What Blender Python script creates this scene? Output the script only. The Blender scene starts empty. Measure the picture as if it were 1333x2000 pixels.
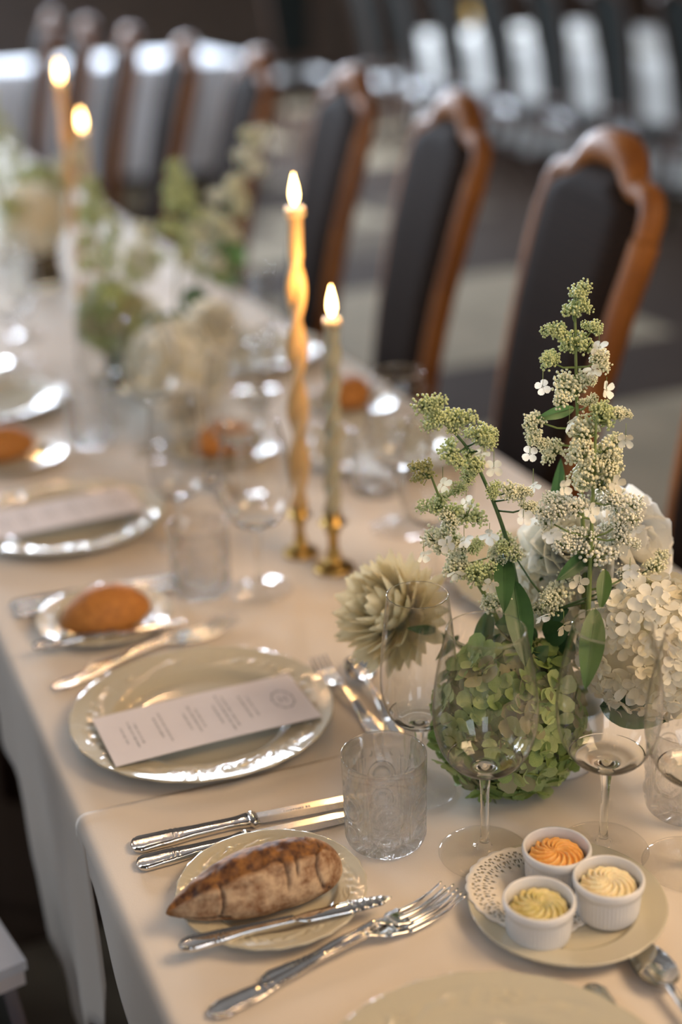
import bpy, math, random
from mathutils import Vector, Matrix, noise
PI = math.pi
R = math.radians
random.seed(7)
col = bpy.context.scene.collection
scn = bpy.context.scene

# ------------------------------------------------------------------ camera
cam_d = bpy.data.cameras.new('camera')
cam = bpy.data.objects.new('camera', cam_d)
col.objects.link(cam)
cam_d.sensor_fit = 'VERTICAL'
cam_d.sensor_height = 36.0
cam_d.lens = 50.0
right = Vector((0.9212, -0.3890, -0.0321))
down = Vector((-0.1763, -0.3407, -0.9235))
fwd = Vector((0.3483, 0.8559, -0.3823))
fwd.normalize(); right = (right - fwd * right.dot(fwd)).normalized(); upv = right.cross(fwd)
cam.matrix_world = Matrix(((right.x, upv.x, -fwd.x, 0.0), (right.y, upv.y, -fwd.y, 0.0),
                           (right.z, upv.z, -fwd.z, 1.533), (0, 0, 0, 1)))
cam_d.dof.use_dof = True
cam_d.dof.focus_distance = 1.285
cam_d.dof.aperture_fstop = 1.6
cam_d.clip_start = 0.02
scn.camera = cam

# ------------------------------------------------------------------ colour management, world, lights
scn.view_settings.view_transform = 'Standard'
scn.view_settings.look = 'None'
scn.view_settings.exposure = -0.08
scn.view_settings.gamma = 1.0
scn.view_settings.use_curve_mapping = False
scn.cycles.max_bounces = 28
scn.cycles.diffuse_bounces = 3
scn.cycles.glossy_bounces = 4
scn.cycles.transmission_bounces = 26
scn.cycles.transparent_max_bounces = 40
scn.cycles.sample_clamp_indirect = 12.0
scn.cycles.use_denoising = True
world = bpy.data.worlds.new('room_air'); scn.world = world
world.use_nodes = True
bg = world.node_tree.nodes['Background']
bg.inputs[0].default_value = (0.62, 0.72, 0.90, 1); bg.inputs[1].default_value = 0.25

def area(name, loc, rot, sx, sy, power, color):
    l = bpy.data.lights.new(name, 'AREA'); l.shape = 'RECTANGLE'; l.size = sx; l.size_y = sy
    l.energy = power; l.color = color
    o = bpy.data.objects.new(name, l); col.objects.link(o); o.location = loc; o.rotation_euler = rot
    return o
DAY = (0.76, 0.86, 1.0)
# daylight in the window openings of the far end wall and of the left wall
FAR_WINDOWS = [1.0, 3.2, 5.4]
LEFT_WINDOWS = [2.6, 5.2, 7.8]
for wx in FAR_WINDOWS:
    area('window_daylight', (wx, 13.07, 2.75), (R(-90), 0, 0), 1.3, 2.6, 980, DAY)
for wy, pw in zip(LEFT_WINDOWS, (25, 190, 340)):
    area('window_daylight', (-4.07, wy, 2.75), (0, R(-90), 0), 2.6, 1.3, pw, DAY)
NEAR_WINDOWS = [-1.6, 1.2]
for wx in NEAR_WINDOWS:
    area('window_daylight', (wx, -3.07, 2.75), (R(90), 0, 0), 1.3, 2.6, 42, DAY)

# added broad warm fill light over the near end (its made-up, unseen lampshade is built with the chandeliers)
area('added_warm_fill', (1.55, 0.25, 2.20), (R(-6), R(12), 0), 0.9, 0.9, 37, (1.0, 0.69, 0.41))
# ------------------------------------------------------------------ helpers
class MB:
    def __init__(s): s.v = []; s.f = []; s.m = []; s.mi = 0
    def add(s, vs, fs):
        b = len(s.v); s.v.extend(vs); s.f.extend([tuple(i + b for i in f) for f in fs]); s.m.extend([s.mi] * len(fs))
    def box(s, c, h, rz=0.0):
        vs = []
        for z in (-1, 1):
            for y in (-1, 1):
                for x in (-1, 1):
                    vx, vy = x * h[0], y * h[1]
                    vs.append((c[0] + vx * math.cos(rz) - vy * math.sin(rz), c[1] + vx * math.sin(rz) + vy * math.cos(rz), c[2] + z * h[2]))
        s.add(vs, [(0, 2, 3, 1), (4, 5, 7, 6), (0, 1, 5, 4), (2, 6, 7, 3), (0, 4, 6, 2), (1, 3, 7, 5)])
    def rings(s, rings, cap=(False, False), closed=False):
        n = len(rings[0]); vs = [p for r in rings for p in r]; fs = []
        k = len(rings)
        for i in range(k if closed else k - 1):
            a = i * n; b = ((i + 1) % k) * n
            for j in range(n):
                fs.append((a + j, a + (j + 1) % n, b + (j + 1) % n, b + j))
        if cap[0]: fs.append(tuple(reversed(range(n))))
        if cap[1]: fs.append(tuple(range((k - 1) * n, k * n)))
        s.add(vs, fs)
    def lathe(s, prof, seg=48, off=(0, 0, 0), disp=None):
        rings = []
        for i, (r, z) in enumerate(prof):
            ring = []
            for j in range(seg):
                t = 2 * PI * j / seg
                dr, dz = disp(t, i, r, z) if disp else (0, 0)
                ring.append((off[0] + (r + dr) * math.cos(t), off[1] + (r + dr) * math.sin(t), off[2] + z + dz))
            rings.append(ring)
        s.rings(rings)
    def tube(s, pts, rad, n=8, closed=False, flat=1.0):
        pts = [Vector(p) for p in pts]; k = len(pts)
        if not hasattr(rad, '__len__'): rad = [rad] * k
        rings = []; ref = None
        for i, p in enumerate(pts):
            if closed: t = pts[(i + 1) % k] - pts[i - 1]
            else: t = pts[min(i + 1, k - 1)] - pts[max(i - 1, 0)]
            if t.length < 1e-9: t = Vector((0, 0, 1))
            t.normalize()
            if ref is None:
                ref = Vector((0, 0, 1)) if abs(t.z) < 0.9 else Vector((1, 0, 0))
            a = (ref - t * ref.dot(t)).normalized(); b = t.cross(a); ref = a
            rings.append([tuple(p + a * (math.cos(2 * PI * j / n) * rad[i] * flat) + b * (math.sin(2 * PI * j / n) * rad[i])) for j in range(n)])
        s.rings(rings, (not closed, not closed), closed)
    def grid(s, fn, nu, nv, both=None):
        vs = [fn(i / nu, j / nv) for i in range(nu + 1) for j in range(nv + 1)]
        fs = [(i * (nv + 1) + j, i * (nv + 1) + j + 1, (i + 1) * (nv + 1) + j + 1, (i + 1) * (nv + 1) + j) for i in range(nu) for j in range(nv)]
        s.add(vs, fs)
    def ball(s, c, r, nu=6, nv=4, sc=(1, 1, 1)):
        vs = [(c[0], c[1], c[2] + r * sc[2])]; fs = []
        for i in range(1, nv):
            a = PI * i / nv
            for j in range(nu):
                b = 2 * PI * j / nu
                vs.append((c[0] + r * sc[0] * math.sin(a) * math.cos(b), c[1] + r * sc[1] * math.sin(a) * math.sin(b), c[2] + r * sc[2] * math.cos(a)))
        vs.append((c[0], c[1], c[2] - r * sc[2])); e = len(vs) - 1
        for j in range(nu): fs.append((0, 1 + j, 1 + (j + 1) % nu))
        for i in range(nv - 2):
            for j in range(nu):
                a = 1 + i * nu; fs.append((a + j, a + nu + j, a + nu + (j + 1) % nu, a + (j + 1) % nu))
        a = 1 + (nv - 2) * nu
        for j in range(nu): fs.append((a + j, e, a + (j + 1) % nu))
        s.add(vs, fs)
    def mesh(s, name, mats, smooth=True, keep_winding=False):
        me = bpy.data.meshes.new(name); me.from_pydata(s.v, [], s.f)
        if not isinstance(mats, (list, tuple)): mats = [mats]
        for m in mats: me.materials.append(m)
        if len(mats) > 1: me.polygons.foreach_set('material_index', s.m)
        if smooth: me.polygons.foreach_set('use_smooth', [True] * len(me.polygons))
        me.update()
        return me
    def build(s, name, mats, parent=None, loc=(0, 0, 0), smooth=True):
        return put(name, s.mesh(name, mats, smooth), parent, loc)

def put(name, me, parent=None, loc=(0, 0, 0), rot=None, scale=None):
    o = bpy.data.objects.new(name, me); col.objects.link(o)
    o.parent = parent; o.location = loc
    if rot is not None:
        if hasattr(rot, 'to_euler'): o.rotation_euler = rot.to_euler()
        else: o.rotation_euler = rot
    if scale is not None: o.scale = scale if hasattr(scale, '__len__') else (scale,) * 3
    return o
def tag(o, label=None, cat=None, group=None, kind=None):
    if label: o['label'] = label
    if cat: o['category'] = cat
    if group: o['group'] = group
    if kind: o['kind'] = kind
    return o
def thing(name, loc, label, cat, group=None, rz=0.0):
    o = bpy.data.objects.new(name, None); col.objects.link(o); o.location = loc; o.rotation_euler = (0, 0, rz)
    o.empty_display_size = 0.02
    return tag(o, label, cat, group)
def copy_tree(o, parent=None):
    c = o.copy(); col.objects.link(c); c.parent = parent
    for ch in list(o.children): copy_tree(ch, c)
    return c
def dup(o, loc, label, rz=None, group=None):
    c = copy_tree(o); c.location = loc; c['label'] = label
    if rz is not None: c.rotation_euler = (0, 0, rz)
    if group: c['group'] = group
    return c
def align(d, up=(0, 0, 1), spin=0.0):
    """rotation matrix whose +Z points along d"""
    q = Vector(d).normalized().to_track_quat('Z', 'Y')
    return (q.to_matrix().to_4x4() @ Matrix.Rotation(spin, 4, 'Z'))
def smooth_path(pts, n=6):
    pts = [Vector(p) for p in pts]; out = []
    for i in range(len(pts) - 1):
        p0 = pts[max(i - 1, 0)]; p1 = pts[i]; p2 = pts[i + 1]; p3 = pts[min(i + 2, len(pts) - 1)]
        for k in range(n):
            t = k / n
            out.append(0.5 * ((2 * p1) + (p2 - p0) * t + (2 * p0 - 5 * p1 + 4 * p2 - p3) * t * t + (3 * p1 - p0 - 3 * p2 + p3) * t ** 3))
    out.append(pts[-1]); return out
def lerp(a, b, t): return a + (b - a) * t
def interp(tab, x):
    for i in range(len(tab) - 1):
        if x <= tab[i + 1][0]:
            a, b = tab[i], tab[i + 1]; t = (x - a[0]) / max(1e-9, b[0] - a[0]); t = max(0, min(1, t)); t = t * t * (3 - 2 * t)
            return a[1] + (b[1] - a[1]) * t
    return tab[-1][1]

# ------------------------------------------------------------------ materials
def mat(name, color, rough=0.5, metal=0.0, vary=None, scale=20.0, bump=0.0, bscale=200.0, spec=0.5, sss=0.0, trans=0.0, ior=1.45, coat=0.0, detail=3.0):
    m = bpy.data.materials.new(name); m.use_nodes = True
    nt = m.node_tree; b = nt.nodes['Principled BSDF']
    b.inputs['Base Color'].default_value = (*color, 1); b.inputs['Roughness'].default_value = rough
    b.inputs['Metallic'].default_value = metal; b.inputs['Specular IOR Level'].default_value = spec
    b.inputs['IOR'].default_value = ior; b.inputs['Transmission Weight'].default_value = trans
    b.inputs['Coat Weight'].default_value = coat
    if sss: b.inputs['Subsurface Weight'].default_value = sss; b.inputs['Subsurface Scale'].default_value = 0.004
    tc = nt.nodes.new('ShaderNodeTexCoord')
    if vary:
        n = nt.nodes.new('ShaderNodeTexNoise'); n.inputs['Scale'].default_value = scale; n.inputs['Detail'].default_value = detail
        nt.links.new(tc.outputs['Object'], n.inputs['Vector'])
        r = nt.nodes.new('ShaderNodeValToRGB'); r.color_ramp.elements[0].position = 0.35; r.color_ramp.elements[1].position = 0.65
        r.color_ramp.elements[0].color = (*color, 1); r.color_ramp.elements[1].color = (*vary, 1)
        nt.links.new(n.outputs['Fac'], r.inputs['Fac']); nt.links.new(r.outputs['Color'], b.inputs['Base Color'])
    if bump:
        n = nt.nodes.new('ShaderNodeTexNoise'); n.inputs['Scale'].default_value = bscale; n.inputs['Detail'].default_value = 4
        nt.links.new(tc.outputs['Object'], n.inputs['Vector'])
        bp = nt.nodes.new('ShaderNodeBump'); bp.inputs['Strength'].default_value = bump; bp.inputs['Distance'].default_value = 0.002
        nt.links.new(n.outputs['Fac'], bp.inputs['Height']); nt.links.new(bp.outputs['Normal'], b.inputs['Normal'])
    return m
def emit_mat(name, color, strength):
    m = bpy.data.materials.new(name); m.use_nodes = True; nt = m.node_tree
    b = nt.nodes['Principled BSDF']; b.inputs['Base Color'].default_value = (0.8, 0.7, 0.5, 1)
    b.inputs['Emission Color'].default_value = (*color, 1); b.inputs['Emission Strength'].default_value = strength
    return m
def petal_mat(name, c1, c2, trans=0.35, scale=60, rough=0.6):
    """thin petal: diffuse with light coming through"""
    m = mat(name, c1, rough, vary=c2, scale=scale); nt = m.node_tree
    b = nt.nodes['Principled BSDF']; out = nt.nodes['Material Output']
    t = nt.nodes.new('ShaderNodeBsdfTranslucent'); mx = nt.nodes.new('ShaderNodeMixShader'); mx.inputs[0].default_value = trans
    src = b.inputs['Base Color'].links[0].from_socket
    nt.links.new(src, t.inputs['Color']); nt.links.new(b.outputs[0], mx.inputs[1]); nt.links.new(t.outputs[0], mx.inputs[2])
    nt.links.new(mx.outputs[0], out.inputs['Surface'])
    return m

M_CLOTH = mat('linen_cloth', (0.66, 0.59, 0.50), 0.85, vary=(0.70, 0.63, 0.54), scale=6, bump=0.12, bscale=900, spec=0.15)
def cloth_weave(m):
    nt = m.node_tree; b = nt.nodes['Principled BSDF']
    bp = [n for n in nt.nodes if n.type == 'BUMP'][0]
    tc = [n for n in nt.nodes if n.type == 'TEX_COORD'][0]
    w = nt.nodes.new('ShaderNodeTexNoise'); w.inputs['Scale'].default_value = 5.0; w.inputs['Detail'].default_value = 2
    nt.links.new(tc.outputs['Object'], w.inputs['Vector'])
    b2 = nt.nodes.new('ShaderNodeBump'); b2.inputs['Strength'].default_value = 0.5; b2.inputs['Distance'].default_value = 0.012
    nt.links.new(w.outputs['Fac'], b2.inputs['Height']); nt.links.new(bp.outputs['Normal'], b2.inputs['Normal']); nt.links.new(b2.outputs['Normal'], b.inputs['Normal'])
    b.inputs['Sheen Weight'].default_value = 0.2
cloth_weave(M_CLOTH)
M_CLOTH_DIM = mat('dimmed_white_cloth', (0.52, 0.51, 0.48), 0.85, vary=(0.56, 0.55, 0.52), scale=3, bump=0.1, spec=0.1)  # white cloth greyed in its colour to look less brightly lit
M_CLOTH2 = mat('cotton_cloth', (0.74, 0.75, 0.78), 0.85, vary=(0.68, 0.69, 0.72), scale=3, bump=0.1, spec=0.1)
M_CERAMIC = mat('ivory_glaze', (0.52, 0.48, 0.36), 0.08, vary=(0.54, 0.50, 0.38), scale=4, coat=0.3)
M_WHITE_CER = mat('white_glaze', (0.72, 0.71, 0.69), 0.18, vary=(0.75, 0.74, 0.72), scale=5)
M_SILVER = mat('polished_silver', (0.80, 0.78, 0.74), 0.10, 1.0, vary=(0.72, 0.70, 0.66), scale=90)
M_STEEL = mat('knife_steel', (0.72, 0.71, 0.69), 0.16, 1.0, vary=(0.66, 0.65, 0.63), scale=40)
M_ETCH = mat('etched_mark', (0.35, 0.33, 0.30), 0.6, 0.6)
M_PAPER = mat('card_paper', (0.72, 0.66, 0.64), 0.8, vary=(0.74, 0.68, 0.66), scale=30, bump=0.05, spec=0.1)
M_INK = mat('grey_ink', (0.36, 0.34, 0.33), 0.8)
M_DOILY = mat('doily_paper', (0.80, 0.74, 0.64), 0.85, spec=0.1)
M_POT = mat('white_pot', (0.66, 0.65, 0.62), 0.5, vary=(0.70, 0.69, 0.66), scale=8)
M_BRASS = mat('aged_brass', (0.62, 0.40, 0.12), 0.28, 1.0, vary=(0.38, 0.24, 0.08), scale=60)
M_WAX_GOLD = mat('honey_wax', (0.62, 0.42, 0.20), 0.42, vary=(0.52, 0.34, 0.15), scale=30, sss=0.3)
M_WAX_SAGE = mat('sage_wax', (0.42, 0.39, 0.27), 0.42, vary=(0.34, 0.31, 0.21), scale=30, sss=0.25)
M_WAX_WHITE = mat('ivory_wax', (0.66, 0.54, 0.36), 0.42, vary=(0.60, 0.48, 0.30), scale=30, sss=0.3)
M_FLAME = emit_mat('flame', (1.0, 0.62, 0.22), 26)
M_BULB = emit_mat('bulb_glow', (1.0, 0.60, 0.30), 350)
M_WICK = mat('wick', (0.02, 0.015, 0.01), 0.9)
M_WOOD = mat('carved_walnut', (0.15, 0.052, 0.010), 0.55, spec=0.3, vary=(0.24, 0.09, 0.017), scale=14, bump=0.05, bscale=60)
M_MAHOG = mat('red_mahogany', (0.05, 0.014, 0.010), 0.5, vary=(0.07, 0.02, 0.014), scale=12)
M_DARKWOOD = mat('dark_wood', (0.045, 0.020, 0.010), 0.6, spec=0.2, vary=(0.06, 0.028, 0.014), scale=12, bump=0.05)
M_BLACK = mat('black_upholstery', (0.008, 0.010, 0.009), 0.85, spec=0.1, vary=(0.012, 0.014, 0.012), scale=30)
M_LEATHER = mat('dark_leather', (0.014, 0.017, 0.013), 0.5, vary=(0.02, 0.02, 0.016), scale=18, bump=0.1)
M_STEM = mat('green_stem', (0.16, 0.22, 0.06), 0.5, vary=(0.24, 0.30, 0.10), scale=50)
M_STEM_D = mat('dark_stem', (0.05, 0.10, 0.035), 0.5, vary=(0.09, 0.15, 0.05), scale=50)
M_PLASTER = mat('wall_plaster', (0.10, 0.085, 0.07), 0.8, vary=(0.12, 0.10, 0.085), scale=2, bump=0.1)
M_PANEL = mat('oak_panelling', (0.035, 0.022, 0.014), 0.5, vary=(0.05, 0.03, 0.018), scale=5, bump=0.05)
def glass(name, rough=0.0):
    m = bpy.data.materials.new(name); m.use_nodes = True; nt = m.node_tree
    for n in list(nt.nodes): nt.nodes.remove(n)
    g = nt.nodes.new('ShaderNodeBsdfGlass'); g.inputs['IOR'].default_value = 1.5; g.inputs['Roughness'].default_value = rough
    g.inputs['Color'].default_value = (0.985, 0.99, 0.985, 1)
    o = nt.nodes.new('ShaderNodeOutputMaterial'); nt.links.new(g.outputs[0], o.inputs['Surface'])
    return m
M_GLASS = glass('clear_crystal')
def thin_glass(name):
    # wall of a blown glass too thin to bend the view: straight transmission plus Fresnel mirror
    m = bpy.data.materials.new(name); m.use_nodes = True; nt = m.node_tree
    for n in list(nt.nodes): nt.nodes.remove(n)
    tr = nt.nodes.new('ShaderNodeBsdfTransparent')
    lw = nt.nodes.new('ShaderNodeLayerWeight'); lw.inputs[0].default_value = 0.22          # longer way through the wall at its edges
    cr = nt.nodes.new('ShaderNodeValToRGB'); cr.color_ramp.elements[0].position = 0.42; cr.color_ramp.elements[0].color = (0.985, 0.985, 0.98, 1)
    cr.color_ramp.elements[1].color = (0.50, 0.49, 0.46, 1)
    nt.links.new(lw.outputs['Facing'], cr.inputs[0]); nt.links.new(cr.outputs[0], tr.inputs[0])
    gl = nt.nodes.new('ShaderNodeBsdfGlossy'); gl.inputs['Roughness'].default_value = 0.0
    fr = nt.nodes.new('ShaderNodeFresnel'); fr.inputs['IOR'].default_value = 1.5
    mx = nt.nodes.new('ShaderNodeMixShader'); o = nt.nodes.new('ShaderNodeOutputMaterial')
    ge = nt.nodes.new('ShaderNodeNewGeometry'); mr = nt.nodes.new('ShaderNodeMapRange')
    mr.inputs['To Min'].default_value = 1.5; mr.inputs['To Max'].default_value = 1 / 1.5
    nt.links.new(ge.outputs['Backfacing'], mr.inputs['Value']); nt.links.new(mr.outputs[0], fr.inputs['IOR'])
    nt.links.new(fr.outputs[0], mx.inputs[0]); nt.links.new(tr.outputs[0], mx.inputs[1]); nt.links.new(gl.outputs[0], mx.inputs[2]); nt.links.new(mx.outputs[0], o.inputs[0])
    return m
M_THIN = thin_glass('thin_blown_glass')
def cut_glass(name, f):
    m = thin_glass(name); nt = m.node_tree; [n for n in nt.nodes if n.type == 'VALTORGB'][0].color_ramp.elements[1].color = (0.95, 0.95, 0.94, 1); mo = nt.nodes['Material Output']; old = mo.inputs[0].links[0].from_socket
    g = nt.nodes.new('ShaderNodeBsdfGlass'); g.inputs['IOR'].default_value = 1.5; g.inputs['Roughness'].default_value = 0.0
    mx = nt.nodes.new('ShaderNodeMixShader'); mx.inputs[0].default_value = f
    nt.links.new(old, mx.inputs[1]); nt.links.new(g.outputs[0], mx.inputs[2]); nt.links.new(mx.outputs[0], mo.inputs[0])
    return m
M_CUT = cut_glass('cut_crystal', 0.48)
M_SMOKE = glass('smoked_vase_glass'); M_SMOKE.node_tree.nodes['Glass BSDF'].inputs['Color'].default_value = (0.55, 0.50, 0.42, 1)
M_CANE = bpy.data.materials.new('woven_cane'); M_CANE.use_nodes = True
def cane():
    nt = M_CANE.node_tree; b = nt.nodes['Principled BSDF']; b.inputs['Roughness'].default_value = 0.7; b.inputs['Specular IOR Level'].default_value = 0.02
    tc = nt.nodes.new('ShaderNodeTexCoord'); mp = nt.nodes.new('ShaderNodeMapping'); mp.inputs['Rotation'].default_value = (R(45), 0, 0)
    ck = nt.nodes.new('ShaderNodeTexChecker'); ck.inputs['Scale'].default_value = 160
    ck.inputs['Color1'].default_value = (0.022, 0.012, 0.007, 1); ck.inputs['Color2'].default_value = (0.008, 0.006, 0.005, 1)
    nt.links.new(tc.outputs['Object'], mp.inputs[0]); nt.links.new(mp.outputs[0], ck.inputs['Vector']); nt.links.new(ck.outputs['Color'], b.inputs['Base Color'])
cane()
P_WHITE = petal_mat('white_petal', (0.90, 0.88, 0.76), (0.93, 0.92, 0.84), 0.35)
P_CREAM = petal_mat('cream_petal', (0.82, 0.75, 0.54), (0.87, 0.82, 0.66), 0.35)
P_DAHLIA = petal_mat('dahlia_petal', (0.86, 0.75, 0.46), (0.90, 0.82, 0.60), 0.35)
P_PURE = petal_mat('rose_petal', (0.91, 0.90, 0.83), (0.94, 0.93, 0.87), 0.35)
P_GREEN = petal_mat('green_petal', (0.40, 0.50, 0.18), (0.56, 0.63, 0.30), 0.3, scale=35)
P_GREEN2 = petal_mat('deep_green_petal', (0.22, 0.33, 0.09), (0.36, 0.45, 0.15), 0.3, scale=35)
P_GREEN3 = petal_mat('mauve_green_petal', (0.34, 0.36, 0.16), (0.40, 0.34, 0.22), 0.3, scale=45)
P_LEAF = petal_mat('leaf_green', (0.035, 0.09, 0.030), (0.06, 0.14, 0.045), 0.25, scale=30, rough=0.4)
P_LEAF2 = petal_mat('bright_leaf', (0.07, 0.145, 0.04), (0.11, 0.20, 0.06), 0.3, scale=30, rough=0.4)
B_GREEN = mat('green_buds', (0.52, 0.58, 0.24), 0.5, vary=(0.66, 0.70, 0.36), scale=150)
B_CREAM = mat('cream_buds', (0.76, 0.74, 0.46), 0.5, vary=(0.84, 0.82, 0.60), scale=150)
B_WHITE = mat('white_buds', (0.84, 0.81, 0.62), 0.5, vary=(0.90, 0.88, 0.74), scale=150)
B_OLIVE = mat('olive_buds', (0.42, 0.38, 0.12), 0.5, vary=(0.52, 0.46, 0.18), scale=150)

# ------------------------------------------------------------------ room
def struct(o, label=None):
    o['kind'] = 'structure'
    if label: o['label'] = label
    return o
XL, XR, YN, YF, ZC = -4.0, 8.6, -3.0, 13.0, 5.0
m = MB(); m.box((2.3, 5.0, -0.06), (6.6, 8.4, 0.05)); floor = struct(m.build('floor', M_DARKWOOD, smooth=False))
T_FLOOR = [mat('floor_board_pale', (0.27, 0.22, 0.15), 0.9, spec=0.05, vary=(0.21, 0.175, 0.12), scale=3, bump=0.05),
           mat('floor_board_brown', (0.030, 0.017, 0.010), 0.9, spec=0.05, vary=(0.04, 0.024, 0.014), scale=3, bump=0.05),
           mat('floor_board_mid', (0.13, 0.10, 0.066), 0.9, spec=0.05, vary=(0.05, 0.034, 0.021), scale=3, bump=0.05)]
m = MB(); m.box((0, 0, 0), (0.318, 0.318, 0.009)); tile_mesh = [m.mesh('floor_slab', t, smooth=False) for t in T_FLOOR]
rt = random.Random(3)
for i in range(-2, 11):
    for j in range(1, 21):
        k = 1 if j % 3 == 0 or i > 4 and rt.random() < 0.6 else rt.choice((0, 0, 2))
        put('floor_slab', tile_mesh[k], floor, (0.4 + i * 0.64, 0.35 + j * 0.64, -0.001 + rt.uniform(-0.0015, 0.0015)))
m = MB(); m.box((2.3, 5.0, ZC + 0.1), (6.6, 8.4, 0.1)); struct(m.build('ceiling', M_PLASTER, smooth=False))
m = MB(); m.box((XR + 0.15, 5.0, 2.5), (0.15, 8.4, 2.5)); struct(m.build('wall_right', M_PANEL, smooth=False))
def wall_with_windows(name, mats, a0, a1, centres, fixed, horiz):
    m = MB(); hw = 0.72; z0, z1 = 1.38, 4.12
    def bx(p, q, zb, zt):
        c, h = (p + q) / 2, (q - p) / 2
        if horiz: m.box((c, fixed, (zb + zt) / 2), (h, 0.15, (zt - zb) / 2))
        else: m.box((fixed, c, (zb + zt) / 2), (0.15, h, (zt - zb) / 2))
    bx(a0, a1, 0, z0); bx(a0, a1, z1, ZC)
    e = a0
    for c in centres: bx(e, c - hw, z0, z1); e = c + hw
    bx(e, a1, z0, z1)
    return struct(m.build(name, mats, smooth=False))
wall_with_windows('wall_far', M_PANEL, XL, XR, FAR_WINDOWS, YF + 0.15, True)
wall_with_windows('wall_left', M_PLASTER, YN, YF, LEFT_WINDOWS, XL - 0.15, False)
wall_with_windows('wall_near', M_PLASTER, XL, XR, NEAR_WINDOWS, YN - 0.15, True)
def window(c, horiz, n, near=False):
    w = bpy.data.objects.new('window_%d' % n, None); col.objects.link(w); struct(w)
    w.location = (c, YF + 0.05, 2.75) if horiz else (XL - 0.05, c, 2.75)
    w.rotation_euler = (0, 0, 0 if horiz else R(90))
    if near: w.location = (c, YN - 0.05, 2.75); w.rotation_euler = (0, 0, R(180))
    f = MB()
    for sx in (-1, 1): f.box((sx * 0.69, -0.06, 0), (0.03, 0.05, 1.37))
    for sz in (-1, 1): f.box((0, -0.06, sz * 1.34), (0.72, 0.05, 0.03))
    f.build('window_frame', M_PANEL, w, smooth=False)
    b = MB(); b.box((0, 0, 0), (0.012, 0.012, 1.32)); bm_ = b.mesh('glazing_bar', M_PANEL, smooth=False)
    for x in (-0.23, 0.23): put('glazing_bar', bm_, w, (x, -0.13 if horiz else -0.13, 0))
    b = MB(); b.box((0, 0, 0), (0.66, 0.012, 0.012)); bh = b.mesh('glazing_bar', M_PANEL, smooth=False)
    for z in (-0.88, -0.44, 0, 0.44, 0.88): put('glazing_bar', bh, w, (0, -0.13, z))
    p = MB(); p.box((0, 0.1, 0), (0.68, 0.004, 1.34)); p.build('pane', M_GLASS, w, smooth=False)
n = 1
for c in FAR_WINDOWS: window(c, True, n); n += 1
for c in LEFT_WINDOWS: window(c, False, n); n += 1
for c in NEAR_WINDOWS: window(c, True, n, True); n += 1

# ------------------------------------------------------------------ chandeliers (above the frame)
def chandelier(x, y, z, label):
    t = thing('chandelier', (x, y, z), label, 'chandelier', 'brass chandeliers over the tables')
    b = MB(); b.lathe([(0.001, -0.22), (0.02, -0.2), (0.05, -0.14), (0.03, -0.09), (0.06, -0.02), (0.05, 0.03), (0.015, 0.1), (0.012, 0.3), (0.008, 0.6), (0.008, 5.0 - z), (0.001, 5.0 - z)], 16)
    b.build('body', M_BRASS, t)
    a = MB(); a.tube(smooth_path([(0.03, 0, 0), (0.2, 0, -0.1), (0.38, 0, -0.06), (0.45, 0, 0.04)], 5), 0.007, 6); a.lathe([(0.001, 0.04), (0.03, 0.045), (0.04, 0.055), (0.02, 0.06), (0.012, 0.065), (0.012, 0.13), (0.001, 0.13)], 10, (0.45, 0, 0)); am = a.mesh('arm', M_BRASS)
    bb = MB(); bb.ball((0.45, 0, 0.155), 0.014, 8, 6, (1, 1, 1.9)); bm_ = bb.mesh('bulb', M_BULB)
    for k in range(10):
        put('arm', am, t, rot=(0, 0, 2 * PI * k / 10)); put('bulb', bm_, t, rot=(0, 0, 2 * PI * k / 10))
def added_pendant():  # made-up lamp out of view, housing the added warm fill light
    t = thing('added_pendant_lamp', (1.55, 0.25, 2.24), 'wide cream lampshade added unseen above the near end of the room for warm fill light', 'lamp')
    m = MB(); m.lathe([(0.74, 0.0), (0.745, 0.0), (0.70, 0.30), (0.695, 0.30), (0.74, 0.0)], 40); m.build('lampshade', M_DOILY, t)
    m = MB(); m.lathe([(0.001, 0.10), (0.69, 0.28), (0.69, 0.285), (0.001, 0.12)], 40); m.build('diffuser', M_DOILY, t)
    m = MB(); m.tube([(0, 0, 0.1), (0, 0, 2.76)], 0.01, 8); m.build('cord', M_BLACK, t)
added_pendant()
chandelier(0.35, -0.35, 2.35, 'brass chandelier with lit bulbs hanging above the near end of the table')
chandelier(0.7, 4.6, 2.7, 'brass chandelier with lit bulbs hanging above the far end of the table')

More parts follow.
